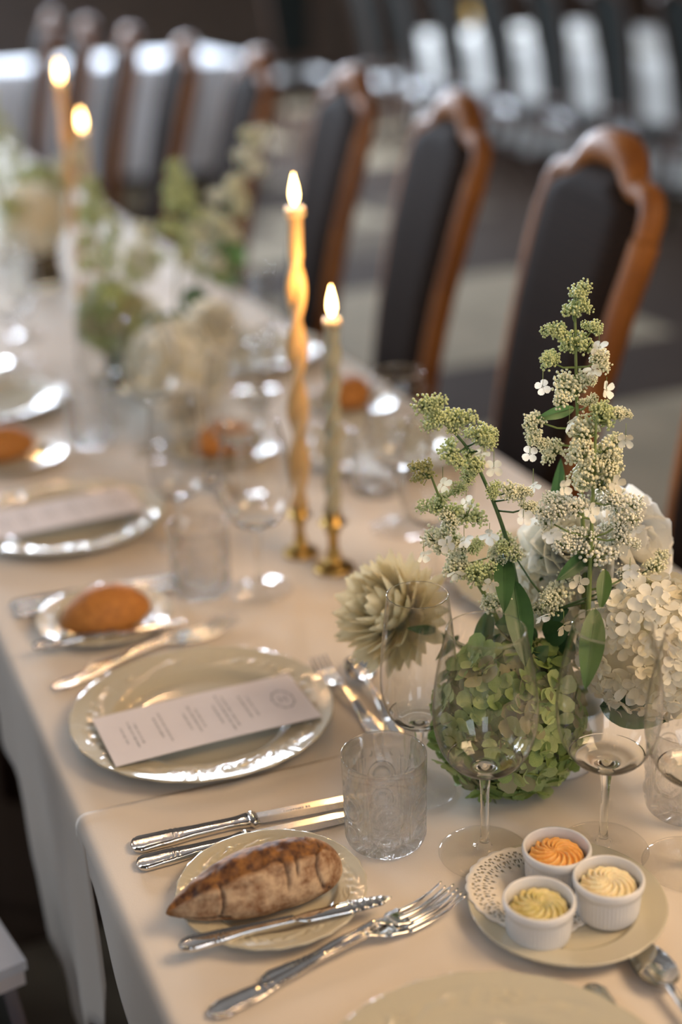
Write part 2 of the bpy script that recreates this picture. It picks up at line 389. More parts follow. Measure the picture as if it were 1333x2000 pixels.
# ------------------------------------------------------------------ the long table and its cloths
TX0, TX1, TY0, TY1 = 0.202, 1.018, 0.30, 6.3
t = thing('banquet_table', (0.61, 3.3, 0), 'long banquet table hidden under the white cloths set for dinner', 'table')
m = MB(); m.box((0, 0, 0.73), (0.400, 2.99, 0.0155)); m.build('tabletop', M_DARKWOOD, t, smooth=False)
for yy in (-2.8, -0.9, 0.9, 2.8):
    for xx in (-0.33, 0.33):
        m = MB(); m.tube([(xx, yy, 0.0), (xx, yy, 0.72)], 0.03, 10); m.build('leg', M_DARKWOOD, t)
def cloth(name, y0, y1, zt, hem_left, hem_right, ny, label, ridge_at=None):
    """profile across the table: left hem -> edge -> top -> edge -> right hem"""
    def hem(y): return hem_left(y)
    rings = []
    def prof(y, yq):
        p = []
        hl = hem_left(y)
        for k in range(13):                      # hanging part, bottom to top
            q = k / 12; z = lerp(hl, zt - 0.014, q); dn = 1 - q
            fold = 0.005 * math.sin(y * 21 + 1.3 * math.sin(y * 6)) * min(1, (zt - z) / 0.12) + 0.003 * math.sin(y * 47 + 2) * min(1, (zt - z) / 0.2)
            p.append((TX0 - 0.012 - 0.012 * (zt - z) - fold - 0.002, y, z))
        for k in range(1, 6):
            a = PI / 2 * k / 5; p.append((TX0 - 0.002 - 0.012 * math.cos(a) + 0.0, y, zt - 0.014 + 0.014 * math.sin(a)))
        nx = 46
        for k in range(1, nx):
            x = lerp(TX0, TX1, k / nx)
            w = 0.00035 * noise.noise(Vector((x * 9, y * 5, 3.1)))
            p.append((x, y, zt + w))
        for k in range(0, 6):
            a = PI / 2 * k / 5; p.append((TX1 + 0.002 + 0.012 * math.sin(a), y, zt - 0.014 + 0.014 * math.cos(a)))
        for k in range(1, 9):
            q = k / 8; z = lerp(zt - 0.014, hem_right, q)
            p.append((TX1 + 0.014 + 0.006 * abs(math.sin(y * 18)) * q + 0.03 * (zt - z), y, z))
        return p
    rows = []
    for j in range(ny + 1):
        y = lerp(y0, y1, j / ny)
        rows.append(prof(y, j))
    if ridge_at:
        for j, row in enumerate(rows):
            y = row[0][1]
            dd = y1 - y
            if dd < 0.14:
                fw = (1 - dd / 0.14) ** 2
                for k, (px, py, pz) in enumerate(row):
                    top = pz > zt - 0.02
                    lift = 0.0022 * math.sin(min(1, dd / 0.012) * PI) if dd < 0.012 else 0
                    yy = py + (0.009 * math.sin(px * 7 + 1.0) - 0.004) * fw
                    row[k] = (px - (0 if top else lift), yy if top else py, pz + (lift if top else 0))
    m = MB(); n = len(rows[0])
    vs = [p for r in rows for p in r]
    fs = [(j * n + i, (j + 1) * n + i, (j + 1) * n + i + 1, j * n + i + 1) for j in range(ny) for i in range(n - 1)]
    m.add(vs, [tuple(reversed(f)) for f in fs])
    o = m.build(name, M_CLOTH)
    tag(o, label, 'tablecloth')
    sd = o.modifiers.new('thickness', 'SOLIDIFY'); sd.thickness = 0.0008; sd.offset = -1
    return o
def hem_far(y):
    return interp([(1.12, 0.60), (1.15, 0.50), (1.17, 0.50), (1.22, 0.425), (1.30, 0.385), (1.38, 0.375), (1.435, 0.40), (1.465, 0.50), (1.54, 0.590), (1.70, 0.60), (2.4, 0.58), (6.3, 0.58)], y)
def hem_near(y):
    return interp([(0.3, 0.585), (0.85, 0.60), (0.98, 0.645), (1.08, 0.672), (1.13, 0.705), (1.165, 0.735)], y)
cloth('tablecloth', 1.130, TY1, 0.7498, hem_far, 0.50, 300, 'white linen cloth of the far part of the table with a long hanging corner')
cloth('tablecloth', TY0, 1.165, 0.7516, hem_near, 0.50, 110, 'white linen cloth lapped over the other at the near end of the table', True)
ZN, ZF = 0.7522, 0.7506      # cloth surface, near and far cloth

# ------------------------------------------------------------------ china
def relief(t, r, r0, r1):
    """moulded rocaille border of the plate rim"""
    q = (r - r0) / (r1 - r0)
    if q < 0 or q > 1: return 0
    env = math.sin(PI * min(1, q * 1.15)) if q < 0.87 else 0.2
    a = 8 * t
    sc = max(0, math.sin(a + 5.0 * q)) ** 2 * math.sin(10 * q + 1.5 * math.sin(a))
    bead = max(0, math.sin(44 * t + 6 * q)) ** 3 * (1 if 0.25 < q < 0.55 else 0.2)
    sh = abs(math.sin(4 * t + 0.6)) ** 10 * math.sin(26 * math.atan2(q - 0.1, math.sin(4 * t + 0.6 - PI / 2) * 0.6))
    return 0.0017 * env * (0.7 * sc + 0.8 * bead + 0.9 * sh)
def plate_profile(Rr, well, h):
    pr = [(0.0005, 0.0035), (well * 0.5, 0.0035), (well * 0.8, 0.0036), (well * 0.93, 0.0040)]
    for k in range(1, 8):
        q = k / 8; pr.append((lerp(well * 0.93, well * 1.10, q), 0.004 + (h * 0.45) * (q * q * (3 - 2 * q))))
    z1 = 0.004 + h * 0.45
    for k in range(0, 27):
        q = k / 26; pr.append((lerp(well * 1.10, Rr - 0.002, q), z1 + (h - z1) * q ** 1.15))
    pr += [(Rr - 0.0006, h + 0.0002), (Rr, h - 0.0008), (Rr - 0.0006, h - 0.0022), (Rr - 0.004, h - 0.0036)]
    pr += [(well * 1.12, z1 - 0.0036), (well * 1.0, 0.0012), (well * 0.86, 0.0), (well * 0.82, 0.0), (well * 0.80, 0.0012), (0.0005, 0.0012)]
    return pr
def plate_mesh(name, Rr, well, h, rel, seg=220, matl=None):
    pf = plate_profile(Rr, well, h)
    def d(t, i, r, z):
        if rel and 11 <= i <= 37: return (0, rel * relief(t, r, well * 1.10, Rr - 0.002))
        if rel and i >= 38 and i <= 41: return (0.0006 * math.cos(24 * t) * rel, 0)
        return (0, 0)
    m = MB(); m.lathe([(a, b) for a, b in reversed(pf)], seg, disp=lambda t, i, r, z: d(t, len(pf) - 1 - i, r, z))
    return m.mesh(name, matl or M_CERAMIC)
dinner_me = plate_mesh('dinner_plate', 0.140, 0.092, 0.019, 1.0)
bread_me = plate_mesh('bread_plate', 0.083, 0.054, 0.0145, 0.8, 180)
saucer_me = plate_mesh('serving_plate', 0.084, 0.056, 0.0135, 0.0, 96)
def plate(me, name, x, y, z, label, cat='plate', group=None, rz=0.0):
    o = put(name, me, None, (x, y, z), (0, 0, rz)); return tag(o, label, cat, group)
plate(dinner_me, 'dinner_plate', 0.353, 1.277, ZF, 'large ivory dinner plate with moulded rim, under the menu card in clear view', rz=0.2)
plate(dinner_me, 'dinner_plate', 0.372, 0.660, ZN, 'ivory dinner plate cut off by the bottom edge, below the forks')
plate(dinner_me, 'dinner_plate', 0.345, 1.885, ZF, 'ivory dinner plate at the left edge behind the orange bread roll', rz=0.5)
plate(dinner_me, 'dinner_plate', 0.345, 2.50, ZF, 'farthest blurred dinner plate along the left side of the table', rz=0.9)
plate(bread_me, 'bread_plate', 0.316, 0.966, ZN, 'small ivory plate holding the long floury bread roll and butter knife')
plate(bread_me, 'bread_plate', 0.317, 1.556, ZF, 'small ivory plate holding the round orange roll behind the menu card plate', rz=1)
plate(bread_me, 'bread_plate', 0.327, 2.19, ZF, 'blurred bread plate with a pale roll near the left edge', rz=2)
plate(saucer_me, 'serving_plate', 0.537, 0.843, ZN, 'round ivory plate carrying a paper doily and three butter ramekins')
for k, (yy, lb) in enumerate([(1.40, 'dinner plate on the right side of the table behind the flowers'), (1.95, 'dinner plate on the right side beyond the brass candlesticks'), (2.56, 'farthest dinner plate laid on the right side before the chairs')]):
    plate(dinner_me, 'dinner_plate', 0.868, yy, ZF, lb, rz=k)
plate(bread_me, 'bread_plate', 0.915, 2.185, ZF, 'small bread plate on the right side with an orange roll behind the short candle', rz=1)

# menu cards
def menu(cx, cy, rz, label, z):
    t = thing('menu_card', (cx, cy, z), label, 'menu', rz=rz)
    L, W = 0.110, 0.049
    def f(u, v, dz):
        return (lerp(-L, L, u), lerp(-W, W, v), dz + 0.0012 * math.sin(u * PI * 1.0) - 0.0008 * math.cos(v * 3))
    m = MB(); m.grid(lambda u, v: f(u, 1 - v, 0.0), 16, 6); m.grid(lambda u, v: f(u, v, -0.0005), 16, 6)
    for (a, b) in (((0, 0), (1, 0)), ((1, 0), (1, 1)), ((1, 1), (0, 1)), ((0, 1), (0, 0))):
        vs = []
        for k in range(9):
            u = lerp(a[0], b[0], k / 8); v = lerp(a[1], b[1], k / 8); vs += [f(u, v, -0.0005), f(u, v, 0.0)]
        m.add(vs, [(2 * i, 2 * i + 2, 2 * i + 3, 2 * i + 1) for i in range(8)])
    m.build('card', M_PAPER, t)
    rr = random.Random(5); m = MB()
    # lines of tiny grey lettering running across the card, grouped in courses
    for gx, ln in ((-0.088, (0.030,)), (-0.079, (0.052, 0.040)), (-0.052, (0.038,)), (-0.045, (0.058,)), (-0.021, (0.034,)), (-0.013, (0.050, 0.036)), (0.012, (0.040,)), (0.020, (0.074, 0.062)), (0.043, (0.046,)), (0.051, (0.040,))):
        for q, l in enumerate(ln):
            x = gx + q * 0.0062; y = -l / 2
            while y < l / 2:
                w = rr.uniform(0.0012, 0.0034); h = rr.uniform(0.0007, 0.0013)
                z = f((x + L) / (2 * L), (y + W) / (2 * W), 0.00018)[2]
                m.add([(x - h, y, z), (x + h, y, z), (x + h, y + w, z), (x - h, y + w, z)], [(0, 1, 2, 3)])
                y += w + rr.uniform(0.0006, 0.0022)
    m.build('printed_lines', M_INK, t, smooth=False)['kind'] = 'stuff'
    m = MB()
    def ringz(rad0, rad1, n=48):
        vs = []
        for k in range(n):
            a = 2 * PI * k / n
            for r_ in (rad0, rad1 + 0.0007 * math.sin(9 * a)):
                x = 0.085 + r_ * 0.72 * math.cos(a); y = r_ * 1.15 * math.sin(a)
                vs.append((x, y, f((x + L) / (2 * L), (y + W) / (2 * W), 0.00018)[2]))
        m.add(vs, [(2 * k, 2 * k + 1, (2 * k + 3) % (2 * n), (2 * k + 2) % (2 * n)) for k in range(n)])
    ringz(0.0145, 0.0165)
    for s in (-1, 1):
        p0 = (0.085, s * 0.0035)
        vs = []
        for k in range(15):
            a = -2.3 + 4.6 * k / 14
            for r_ in (0.0030, 0.0042):
                x = p0[0] + r_ * math.sin(a) * 1.1; y = p0[1] - s * r_ * math.cos(a)
                vs.append((x, y, f((x + L) / (2 * L), (y + W) / (2 * W), 0.00018)[2]))
        m.add(vs, [(2 * k, 2 * k + 1, 2 * k + 3, 2 * k + 2) for k in range(14)])
    m.build('wreath_emblem', M_INK, t, smooth=False)
menu(0.350, 1.2515, 0.0, 'narrow pale menu card with a wreath emblem on the sharp dinner plate', ZF + 0.0215)
menu(0.335, 1.885, 0.05, 'blurred pale menu card lying on the plate at the left edge', ZF + 0.0215)

# ------------------------------------------------------------------ glassware
def glass_part(m, nm, zb):
    if nm == 'stem': return m.mesh(nm, M_GLASS)
    me = m.mesh(nm, [M_THIN, M_GLASS])
    if nm == 'bowl':
        zt = max(v.co.z for v in me.vertices)
        for p in me.polygons:
            if p.center.z < zb + 0.014 or p.center.z > zt - 0.0018: p.material_index = 1
    return me
def wine_glass_meshes(Rf, rs, zb, zw, rw, zr, rr_):
    """three open shells that meet in shared rings: foot, stem, bowl"""
    foot = [(0.0004, 0.0012), (Rf * 0.5, 0.0008), (Rf * 0.95, 0.0002), (Rf * 0.99, 0.0006), (Rf, 0.0013), (Rf * 0.985, 0.0020), (Rf * 0.9, 0.0026), (Rf * 0.6, 0.0036), (Rf * 0.35, 0.0050), (0.0085, 0.0066), (0.0066, 0.0082), (0.0062, 0.010)]
    stem = [(0.0062, 0.010), (0.0052, 0.0125), (rs, 0.018), (rs * 0.95, 0.03), (rs * 0.93, zb * 0.55), (rs * 1.0, zb * 0.75), (rs * 1.25, zb * 0.88), (rs * 1.7, zb * 0.97)]
    bowl = [(rs * 1.7, zb * 0.97), (rs * 2.3, zb * 1.01)]
    for k in range(1, 15):      # outer, from bottom to widest point
        a = PI / 2 * k / 14; r0 = rs * 2.3
        bowl.append((r0 + (rw - r0) * math.sin(a) ** 0.92, zb * 1.01 + (zw - zb * 1.01) * (1 - math.cos(a)) ** 1.05))
    for k in range(1, 17):
        q = k / 16; bowl.append((rw - (rw - rr_) * (1 - math.cos(q * PI / 2)) ** 0.92 if q < 1 else rr_, zw + (zr - zw) * q))
    outer = bowl[:]
    bowl.append((rr_ + 0.0001, zr + 0.0006)); bowl.append((rr_ - 0.0005, zr + 0.0009)); bowl.append((rr_ - 0.0012, zr + 0.0005))
    th = 0.0008
    inner = []
    for (r_, z_) in reversed(outer[3:-1]):
        t_ = th + 0.0012 * max(0, 1 - (z_ - zb) / 0.02)
        if r_ - t_ > 0.004: inner.append((r_ - t_, max(z_, zb * 1.01 + 0.0045 + 0.002 * (r_ / rw))))
    bowl += inner
    zlast = inner[-1][1]
    bowl += [(inner[-1][0] * 0.6, zlast - 0.0006), (0.0004, zlast - 0.0010)]
    out = []
    for nm, pf in (('foot', foot), ('stem', stem), ('bowl', bowl)):
        m = MB(); m.lathe(pf, 72); out.append((nm, glass_part(m, nm, zb)))
    return out
G_BIG = wine_glass_meshes(0.0415, 0.0040, 0.089, 0.147, 0.0462, 0.2265, 0.0340)
G_SMALL = wine_glass_meshes(0.0350, 0.0037, 0.073, 0.120, 0.0365, 0.2100, 0.0288)
def wineglass(ms, x, y, z, label, group=None):
    t = thing('wine_glass', (x, y, z), label, 'wine glass', group)
    for nm, me in ms: put(nm, me, t)
wineglass(G_BIG, 0.513, 0.9450, ZN, 'large empty wine glass in sharp focus before the green hydrangea, centre of the row')
wineglass(G_BIG, 0.612, 0.9045, ZN, 'large empty wine glass standing behind the orange butter ramekin before the white hydrangea')
wineglass(G_BIG, 0.668, 0.852, ZN, 'wine glass cut off by the right edge of the picture')
wineglass(G_SMALL, 0.505, 1.062, ZN, 'smaller wine glass behind the cut tumbler, in front of the cream dahlia')
GL = 'blurred wine glasses along the middle of the table'
for (x, y, lb, ms) in [(0.520, 1.560, 'blurred wine glass between the round roll and the brass candlesticks', G_BIG), (0.470, 1.735, 'blurred wine glass behind the tumbler left of the tall candle', G_SMALL),
                       (0.600, 1.86, 'blurred wine glass just behind the brass candlesticks', G_BIG), (0.545, 2.12, 'blurred wine glass right of the far white hydrangea', G_BIG), (0.505, 2.30, 'blurred smaller wine glass at the left of the far white hydrangea', G_SMALL),
                       (0.72, 1.46, 'blurred wine glass behind the left panicle at the right of the short candle', G_BIG), (0.765, 1.66, 'blurred wine glass by the right side dinner plate beyond the candles', G_BIG), (0.70, 2.06, 'blurred wine glass beyond the two near candles', G_SMALL), (0.44, 2.75, 'far blurred wine glass at the left of the table', G_BIG), (0.50, 2.95, 'farthest blurred wine glass on the left of the table', G_SMALL), (0.80, 2.35, 'far blurred wine glass before the second chair', G_BIG)]:
    wineglass(ms, x, y, ZF, lb, GL)
def tumbler_mesh():
    Rt, H = 0.0385, 0.0925
    pf = [(0.0005, 0.0010), (Rt * 0.45, 0.0008), (Rt * 0.78, 0.0004), (Rt * 0.86, 0.0010), (Rt * 0.93, 0.004), (Rt * 0.975, 0.009)]
    for k in range(1, 66): pf.append((Rt * (0.98 + 0.03 * k / 65), 0.009 + (H - 0.010) * k / 65))
    nout = len(pf)
    pf += [(Rt * 1.005, H), (Rt * 0.985, H - 0.0003)]
    for k in range(0, 12): pf.append((Rt * (0.965 - 0.05 * (k / 11)), H - 0.002 - (H - 0.020) * k / 11))
    pf += [(Rt * 0.84, 0.0135), (Rt * 0.6, 0.0120), (0.0005, 0.0116)]
    def d(t, i, r, z):
        dr = 0
        if i < 5:                                    # star cut in the base
            return (0, 0.0012 * max(0, math.cos(12 * t)) * min(1, r / 0.01)) if i < 3 else (0, 0)
        if i < nout:
            T = t * 6 / (2 * PI); c = (T % 1.0) - 0.5; sx = c * 2 * PI * Rt / 6
            if z < 0.066:
                for zc, rc in ((0.047, 0.0150), (0.020, 0.0125)):
                    q = math.hypot(sx, z - zc)
                    for rr2, dep_, w in ((rc, 0.0021, 0.0015), (rc * 0.62, 0.0014, 0.0013)):
                        dr -= dep_ * math.exp(-((q - rr2) / w) ** 2)
                    if q < rc * 0.5: dr += 0.0012 * (1 - (q / (rc * 0.5)) ** 2)
                e = abs(abs(c) - 0.5) * 2 * PI * Rt / 6
                dr -= 0.0013 * math.exp(-(e / 0.0012) ** 2)
                dr -= 0.0007 * math.exp(-((e - 0.0035) / 0.0009) ** 2)
            elif z < 0.074:
                q = (z - 0.066) / 0.008
                dr -= 0.0010 * max(0, math.cos(24 * t)) ** 2 * math.sin(PI * q)
            dr += 0
        return (dr, 0)
    m = MB(); m.lathe(pf, 288, disp=d); return m.mesh('tumbler', M_CUT)
TUM = tumbler_mesh()
for (x, y, z, lb) in [(0.4415, 1.003, ZN, 'cut crystal tumbler in focus beside the knife blades'), (0.716, 0.927, ZN, 'cut crystal tumbler cut off by the right edge behind the wine glass'),
                      (0.452, 1.590, ZF, 'blurred cut crystal tumbler standing alone behind the menu card plate'), (0.46, 2.22, ZF, 'blurred cut crystal tumbler at the left of the far flowers'), (0.79, 1.80, ZF, 'blurred cut crystal tumbler on the right side of the table beyond the candles')]:
    tag(put('tumbler', TUM, None, (x, y, z), (0, 0, 0.26 + x)), lb, 'glass')

# ------------------------------------------------------------------ cutlery (x runs from the handle end to the tip)
def flat_piece(m, L, wid, thk, zc, n=40, ns=24, ridge=True, x0=0.0):
    rings = []
    for i in range(n + 1):
        q = i / n; x = x0 + L * q; w = interp(wid, q); th = interp(thk, q); z = interp(zc, q)
        orn = 0
        if ridge:
            orn = 0.0007 * (math.exp(-((q - 0.05) / 0.035) ** 2) * math.sin(q * 230) + math.exp(-((q - 0.36) / 0.06) ** 2) * math.sin(q * 150) + 0.6 * math.exp(-((q - 0.78) / 0.06) ** 2) * math.sin(q * 210))
        ring = []
        for k in range(ns):
            a = 2 * PI * k / ns; cy = math.cos(a); cz = math.sin(a)
            y = w * math.copysign(abs(cy) ** 0.6, cy); zz = th * math.copysign(abs(cz) ** 0.55, cz)
            if ridge and cz > 0.2:
                e = abs(cy)
                zz += -0.50 * th * (1 if e < 0.62 else 0) * min(1, w / 0.006) + (0.25 * th if 0.6 < e < 0.85 else 0) + orn * (1 - e * e)
            ring.append((x, y, z + zz))
        rings.append(ring)
    m.rings(rings, (True, True))
def knife(Lh, Lb, wh):
    parts = []
    m = MB(); flat_piece(m, Lh, [(0, 0.002), (0.02, wh * 0.75), (0.08, wh), (0.25, wh * 0.9), (0.6, wh * 0.62), (0.85, wh * 0.55), (1, wh * 0.7)],
                         [(0, 0.001), (0.04, 0.0030), (0.3, 0.0036), (0.9, 0.0034), (1, 0.0040)], [(0, 0.0040), (1, 0.0050)], 90)
    parts.append(('handle', m.mesh('handle', M_SILVER)))
    m = MB(); flat_piece(m, 0.009, [(0, wh * 0.7), (0.4, wh * 0.95), (1, wh * 0.85)], [(0, 0.0040), (0.4, 0.0050), (1, 0.0022)], [(0, 0.0052), (1, 0.0050)], 8, 16, False, Lh)
    parts.append(('bolster', m.mesh('bolster', M_SILVER)))
    m = MB(); rings = []
    for i in range(31):
        q = i / 30; x = Lh + 0.007 + Lb * q
        yt = 0.0078 if q < 0.75 else 0.0078 - 0.009 * ((q - 0.75) / 0.25) ** 2
        yb = -0.0088 - 0.0016 * math.sin(q * PI) if q < 0.8 else -0.0093 + 0.0085 * ((q - 0.8) / 0.2) ** 2
        z = 0.0050 - 0.0025 * q
        rings.append([(x, yt, z + 0.0009), (x, (yt + yb) / 2, z + 0.0010), (x, yb, z), (x, (yt + yb) / 2, z - 0.0010), (x, yt, z - 0.0009)])
    m.rings(rings, (True, True)); parts.append(('blade', m.mesh('blade', M_STEEL, smooth=False)))
    return parts
def lay(name, parts, a, z, label, cat, group=None, tilt=0.0, etch=False, scale=1.0):
    (x0, y0), (x1, y1) = a
    t = thing(name, (x0, y0, z), label, cat, group, math.atan2(y1 - y0, x1 - x0))
    if tilt: t.rotation_euler = (0, tilt, math.atan2(y1 - y0, x1 - x0))
    t.scale = (scale,) * 3
    for nm, me in parts: put(nm, me, t)
    return t
K_BIG = knife(0.112, 0.122, 0.0116); K_MID = knife(0.100, 0.110, 0.0106)
k1 = lay('table_knife', K_BIG, ((0.2230, 1.0885), (0.4365, 1.0712)), ZN, 'longer silver table knife with an etched mark on its blade, beside the dinner plate', 'knife')
m = MB(); rr = random.Random(2); x = 0.143
for k in range(13):
    w = rr.uniform(0.0006, 0.0012); h = 0.0011 if k < 11 else 0.0014
    if k == 11: x += 0.0016
    m.box((x, 0.0012, 0.0053), (w * 0.55, h, 0.0001)); m.box((x, 0.0012 + rr.choice((-1, 1)) * h * 0.8, 0.0053), (w, 0.0002, 0.0001)); x += 2 * w + 0.0003
m.build('etched_mark', M_ETCH, k1, smooth=False)
lay('fish_knife', K_MID, ((0.2205, 1.0590), (0.4265, 1.0480)), ZN, 'shorter silver knife lying parallel to the etched one nearer the bread plate', 'knife')
lay('table_knife', K_BIG, ((0.2190, 1.6500), (0.4260, 1.6400)), ZF, 'blurred longer knife laid behind the round orange roll', 'knife')
lay('fish_knife', K_MID, ((0.2190, 1.6250), (0.4163, 1.6150)), ZF, 'blurred shorter knife laid just in front of the longer one behind the round roll', 'knife')
def butter_knife():
    parts = []
    m = MB(); flat_piece(m, 0.098, [(0, 0.002), (0.03, 0.006), (0.1, 0.0085), (0.3, 0.0075), (0.65, 0.0048), (1, 0.0042)], [(0, 0.001), (0.05, 0.0028), (0.5, 0.0034), (1, 0.0026)], [(0, 0.003), (1, 0.004)], 80)
    parts.append(('handle', m.mesh('handle', M_SILVER)))
    m = MB(); rings = []
    for i in range(61):
        q = i / 60; x = 0.098 + 0.085 * q
        yt = interp([(0, 0.0040), (0.2, 0.0060), (0.6, 0.0070), (0.9, 0.0056), (1, 0.001)], q); yb = -interp([(0, 0.0040), (0.15, 0.0078), (0.6, 0.0090), (0.88, 0.0075), (1, 0.001)], q)
        e = 0.0008 * math.sin(q * 90) * (1 if 0.58 < q < 0.97 else 0); e2 = 0.0008 * math.cos(q * 70 + 1) * (1 if 0.58 < q < 0.97 else 0)
        rings.append([(x, yt, 0.0047), (x, yt * 0.5, 0.0052 + e), (x, 0, 0.0052 - e2), (x, yb * 0.5, 0.0050 + e2), (x, yb, 0.0042), (x, 0, 0.0034)])
    m.rings(rings, (True, True)); parts.append(('blade', m.mesh('blade', M_SILVER)))
    return parts
BK = butter_knife()
lay('butter_knife', BK, ((0.2193, 0.9215), (0.3967, 0.9045)), ZN + 0.0125, 'silver butter knife with engraved blade tip laid across the plate with the floury roll', 'knife')
lay('butter_knife', BK, ((0.2180, 1.5040), (0.3760, 1.4870)), ZF + 0.0125, 'blurred butter knife laid across the plate with the round orange roll', 'knife')
def fork(L):
    parts = []; Lh = L * 0.60
    m = MB(); flat_piece(m, Lh, [(0, 0.002), (0.03, 0.0075), (0.10, 0.0105), (0.22, 0.0095), (0.5, 0.0050), (0.85, 0.0030), (1, 0.0032)],
                         [(0, 0.0008), (0.05, 0.0018), (0.5, 0.0022), (1, 0.0022)], [(0, 0.0030), (0.3, 0.0038), (0.75, 0.0105), (1, 0.0125)], 90)
    parts.append(('handle', m.mesh('handle', M_SILVER)))
    Ln = L * 0.155
    m = MB(); rings = []
    for i in range(17):
        q = i / 16; x = Lh + Ln * q
        w = interp([(0, 0.0032), (0.3, 0.0060), (0.6, 0.0105), (1, 0.0120)], q); z = interp([(0, 0.0125), (0.5, 0.0070), (1, 0.0038)], q)
        rings.append([(x, w * cy, z + tt + 0.0030 * q * (cy * cy)) for cy, tt in ((-1, 0), (-0.6, 0.0010), (0, 0.0011), (0.6, 0.0010), (1, 0), (0.6, -0.0010), (0, -0.0011), (-0.6, -0.0010))])
    m.rings(rings, (True, True)); parts.append(('head', m.mesh('head', M_SILVER)))
    Lt = L * 0.245
    for k in range(4):
        m = MB(); yy = -0.0096 + 0.0064 * k; rings = []
        for i in range(17):
            q = i / 16; x = Lh + Ln - 0.001 + Lt * q
            z = 0.0042 + 0.0012 * abs(k - 1.5) / 1.5 - 0.0016 * math.sin(q * PI * 0.7) + 0.0120 * q * q; w = lerp(0.0023, 0.0010, q); th = lerp(0.0013, 0.0007, q)
            rings.append([(x, yy * lerp(1, 0.93, q) + w * math.cos(a * PI / 4), z + th * math.sin(a * PI / 4)) for a in range(8)])
        m.rings(rings, (True, True)); parts.append(('tine', m.mesh('tine', M_SILVER)))
    return parts
F_BIG = fork(0.243); F_MID = fork(0.185)
lay('dinner_fork', F_BIG, ((0.2206, 0.8500), (0.4669, 0.8905)), ZN, 'large silver dinner fork in front, its tines pointing at the butter plate', 'fork')
lay('fish_fork', F_MID, ((0.2700, 0.8650), (0.4400, 0.8950)), ZN, 'smaller silver fork lying close behind the large dinner fork', 'fork')
lay('dinner_fork', F_BIG, ((0.2225, 1.4205), (0.4550, 1.4725)), ZF, 'blurred dinner fork between the menu card plate and the round roll plate', 'fork')
lay('fish_fork', F_MID, ((0.2660, 1.4420), (0.4350, 1.4800)), ZF, 'blurred smaller fork laid beside the other behind the menu card plate', 'fork')
DF = fork(0.165)
lay('dessert_fork', DF, ((0.5110, 1.1700), (0.5085, 1.3250)), ZF, 'small dessert fork right of the dinner plate with the menu card', 'fork')
def spoon(L):
    parts = []; Lh = L * 0.68
    m = MB(); flat_piece(m, Lh, [(0, 0.002), (0.03, 0.0065), (0.10, 0.0090), (0.22, 0.0080), (0.5, 0.0045), (0.85, 0.0030), (1, 0.0034)],
                         [(0, 0.0008), (0.05, 0.0016), (0.5, 0.0020), (1, 0.0020)], [(0, 0.0030), (0.3, 0.0038), (0.75, 0.0100), (1, 0.0120)], 80)
    parts.append(('handle', m.mesh('handle', M_SILVER)))
    Lb = L - Lh + 0.002
    def cup(dz, sc):
        def f(u, v):
            x = Lb * 0.5 * (1 - math.cos(u * PI)); w = 0.0165 * (L / 0.17) * math.sin(u * PI) ** 0.8 * (1 + 0.15 * math.cos(u * PI)) * sc
            s = 2 * v - 1; dep_ = 0.0085 * math.sin(u * PI) ** 0.8 * (1 - s * s)
            return (Lh - 0.001 + x, w * s, lerp(0.0120, 0.0095, u) - dep_ + dz)
        return f
    m = MB(); m.grid(cup(0.0006, 1.0), 24, 16); g = cup(-0.0006, 1.0); m.grid(lambda u, v: g(u, 1 - v), 24, 16)
    parts.append(('bowl', m.mesh('bowl', M_SILVER)))
    return parts
SP = spoon(0.170)
lay('dessert_spoon', SP, ((0.5270, 1.1560), (0.5475, 1.3300)), ZF, 'dessert spoon right of the menu card plate, its bowl under the cream dahlia', 'spoon')
lay('dessert_spoon', SP, ((0.5390, 0.6070), (0.5610, 0.7740)), ZN, 'dessert spoon in the bottom right corner with warm lights in its bowl', 'spoon')
lay('dessert_fork', DF, ((0.5035, 0.7560), (0.4990, 0.6000)), ZN, 'handle of a dessert fork beside the spoon in the bottom right corner', 'fork')
lay('dessert_spoon', SP, ((0.5700, 1.7900), (0.5830, 1.9650)), ZF, 'blurred dark spoon beyond the lone tumbler below the far flowers', 'spoon')

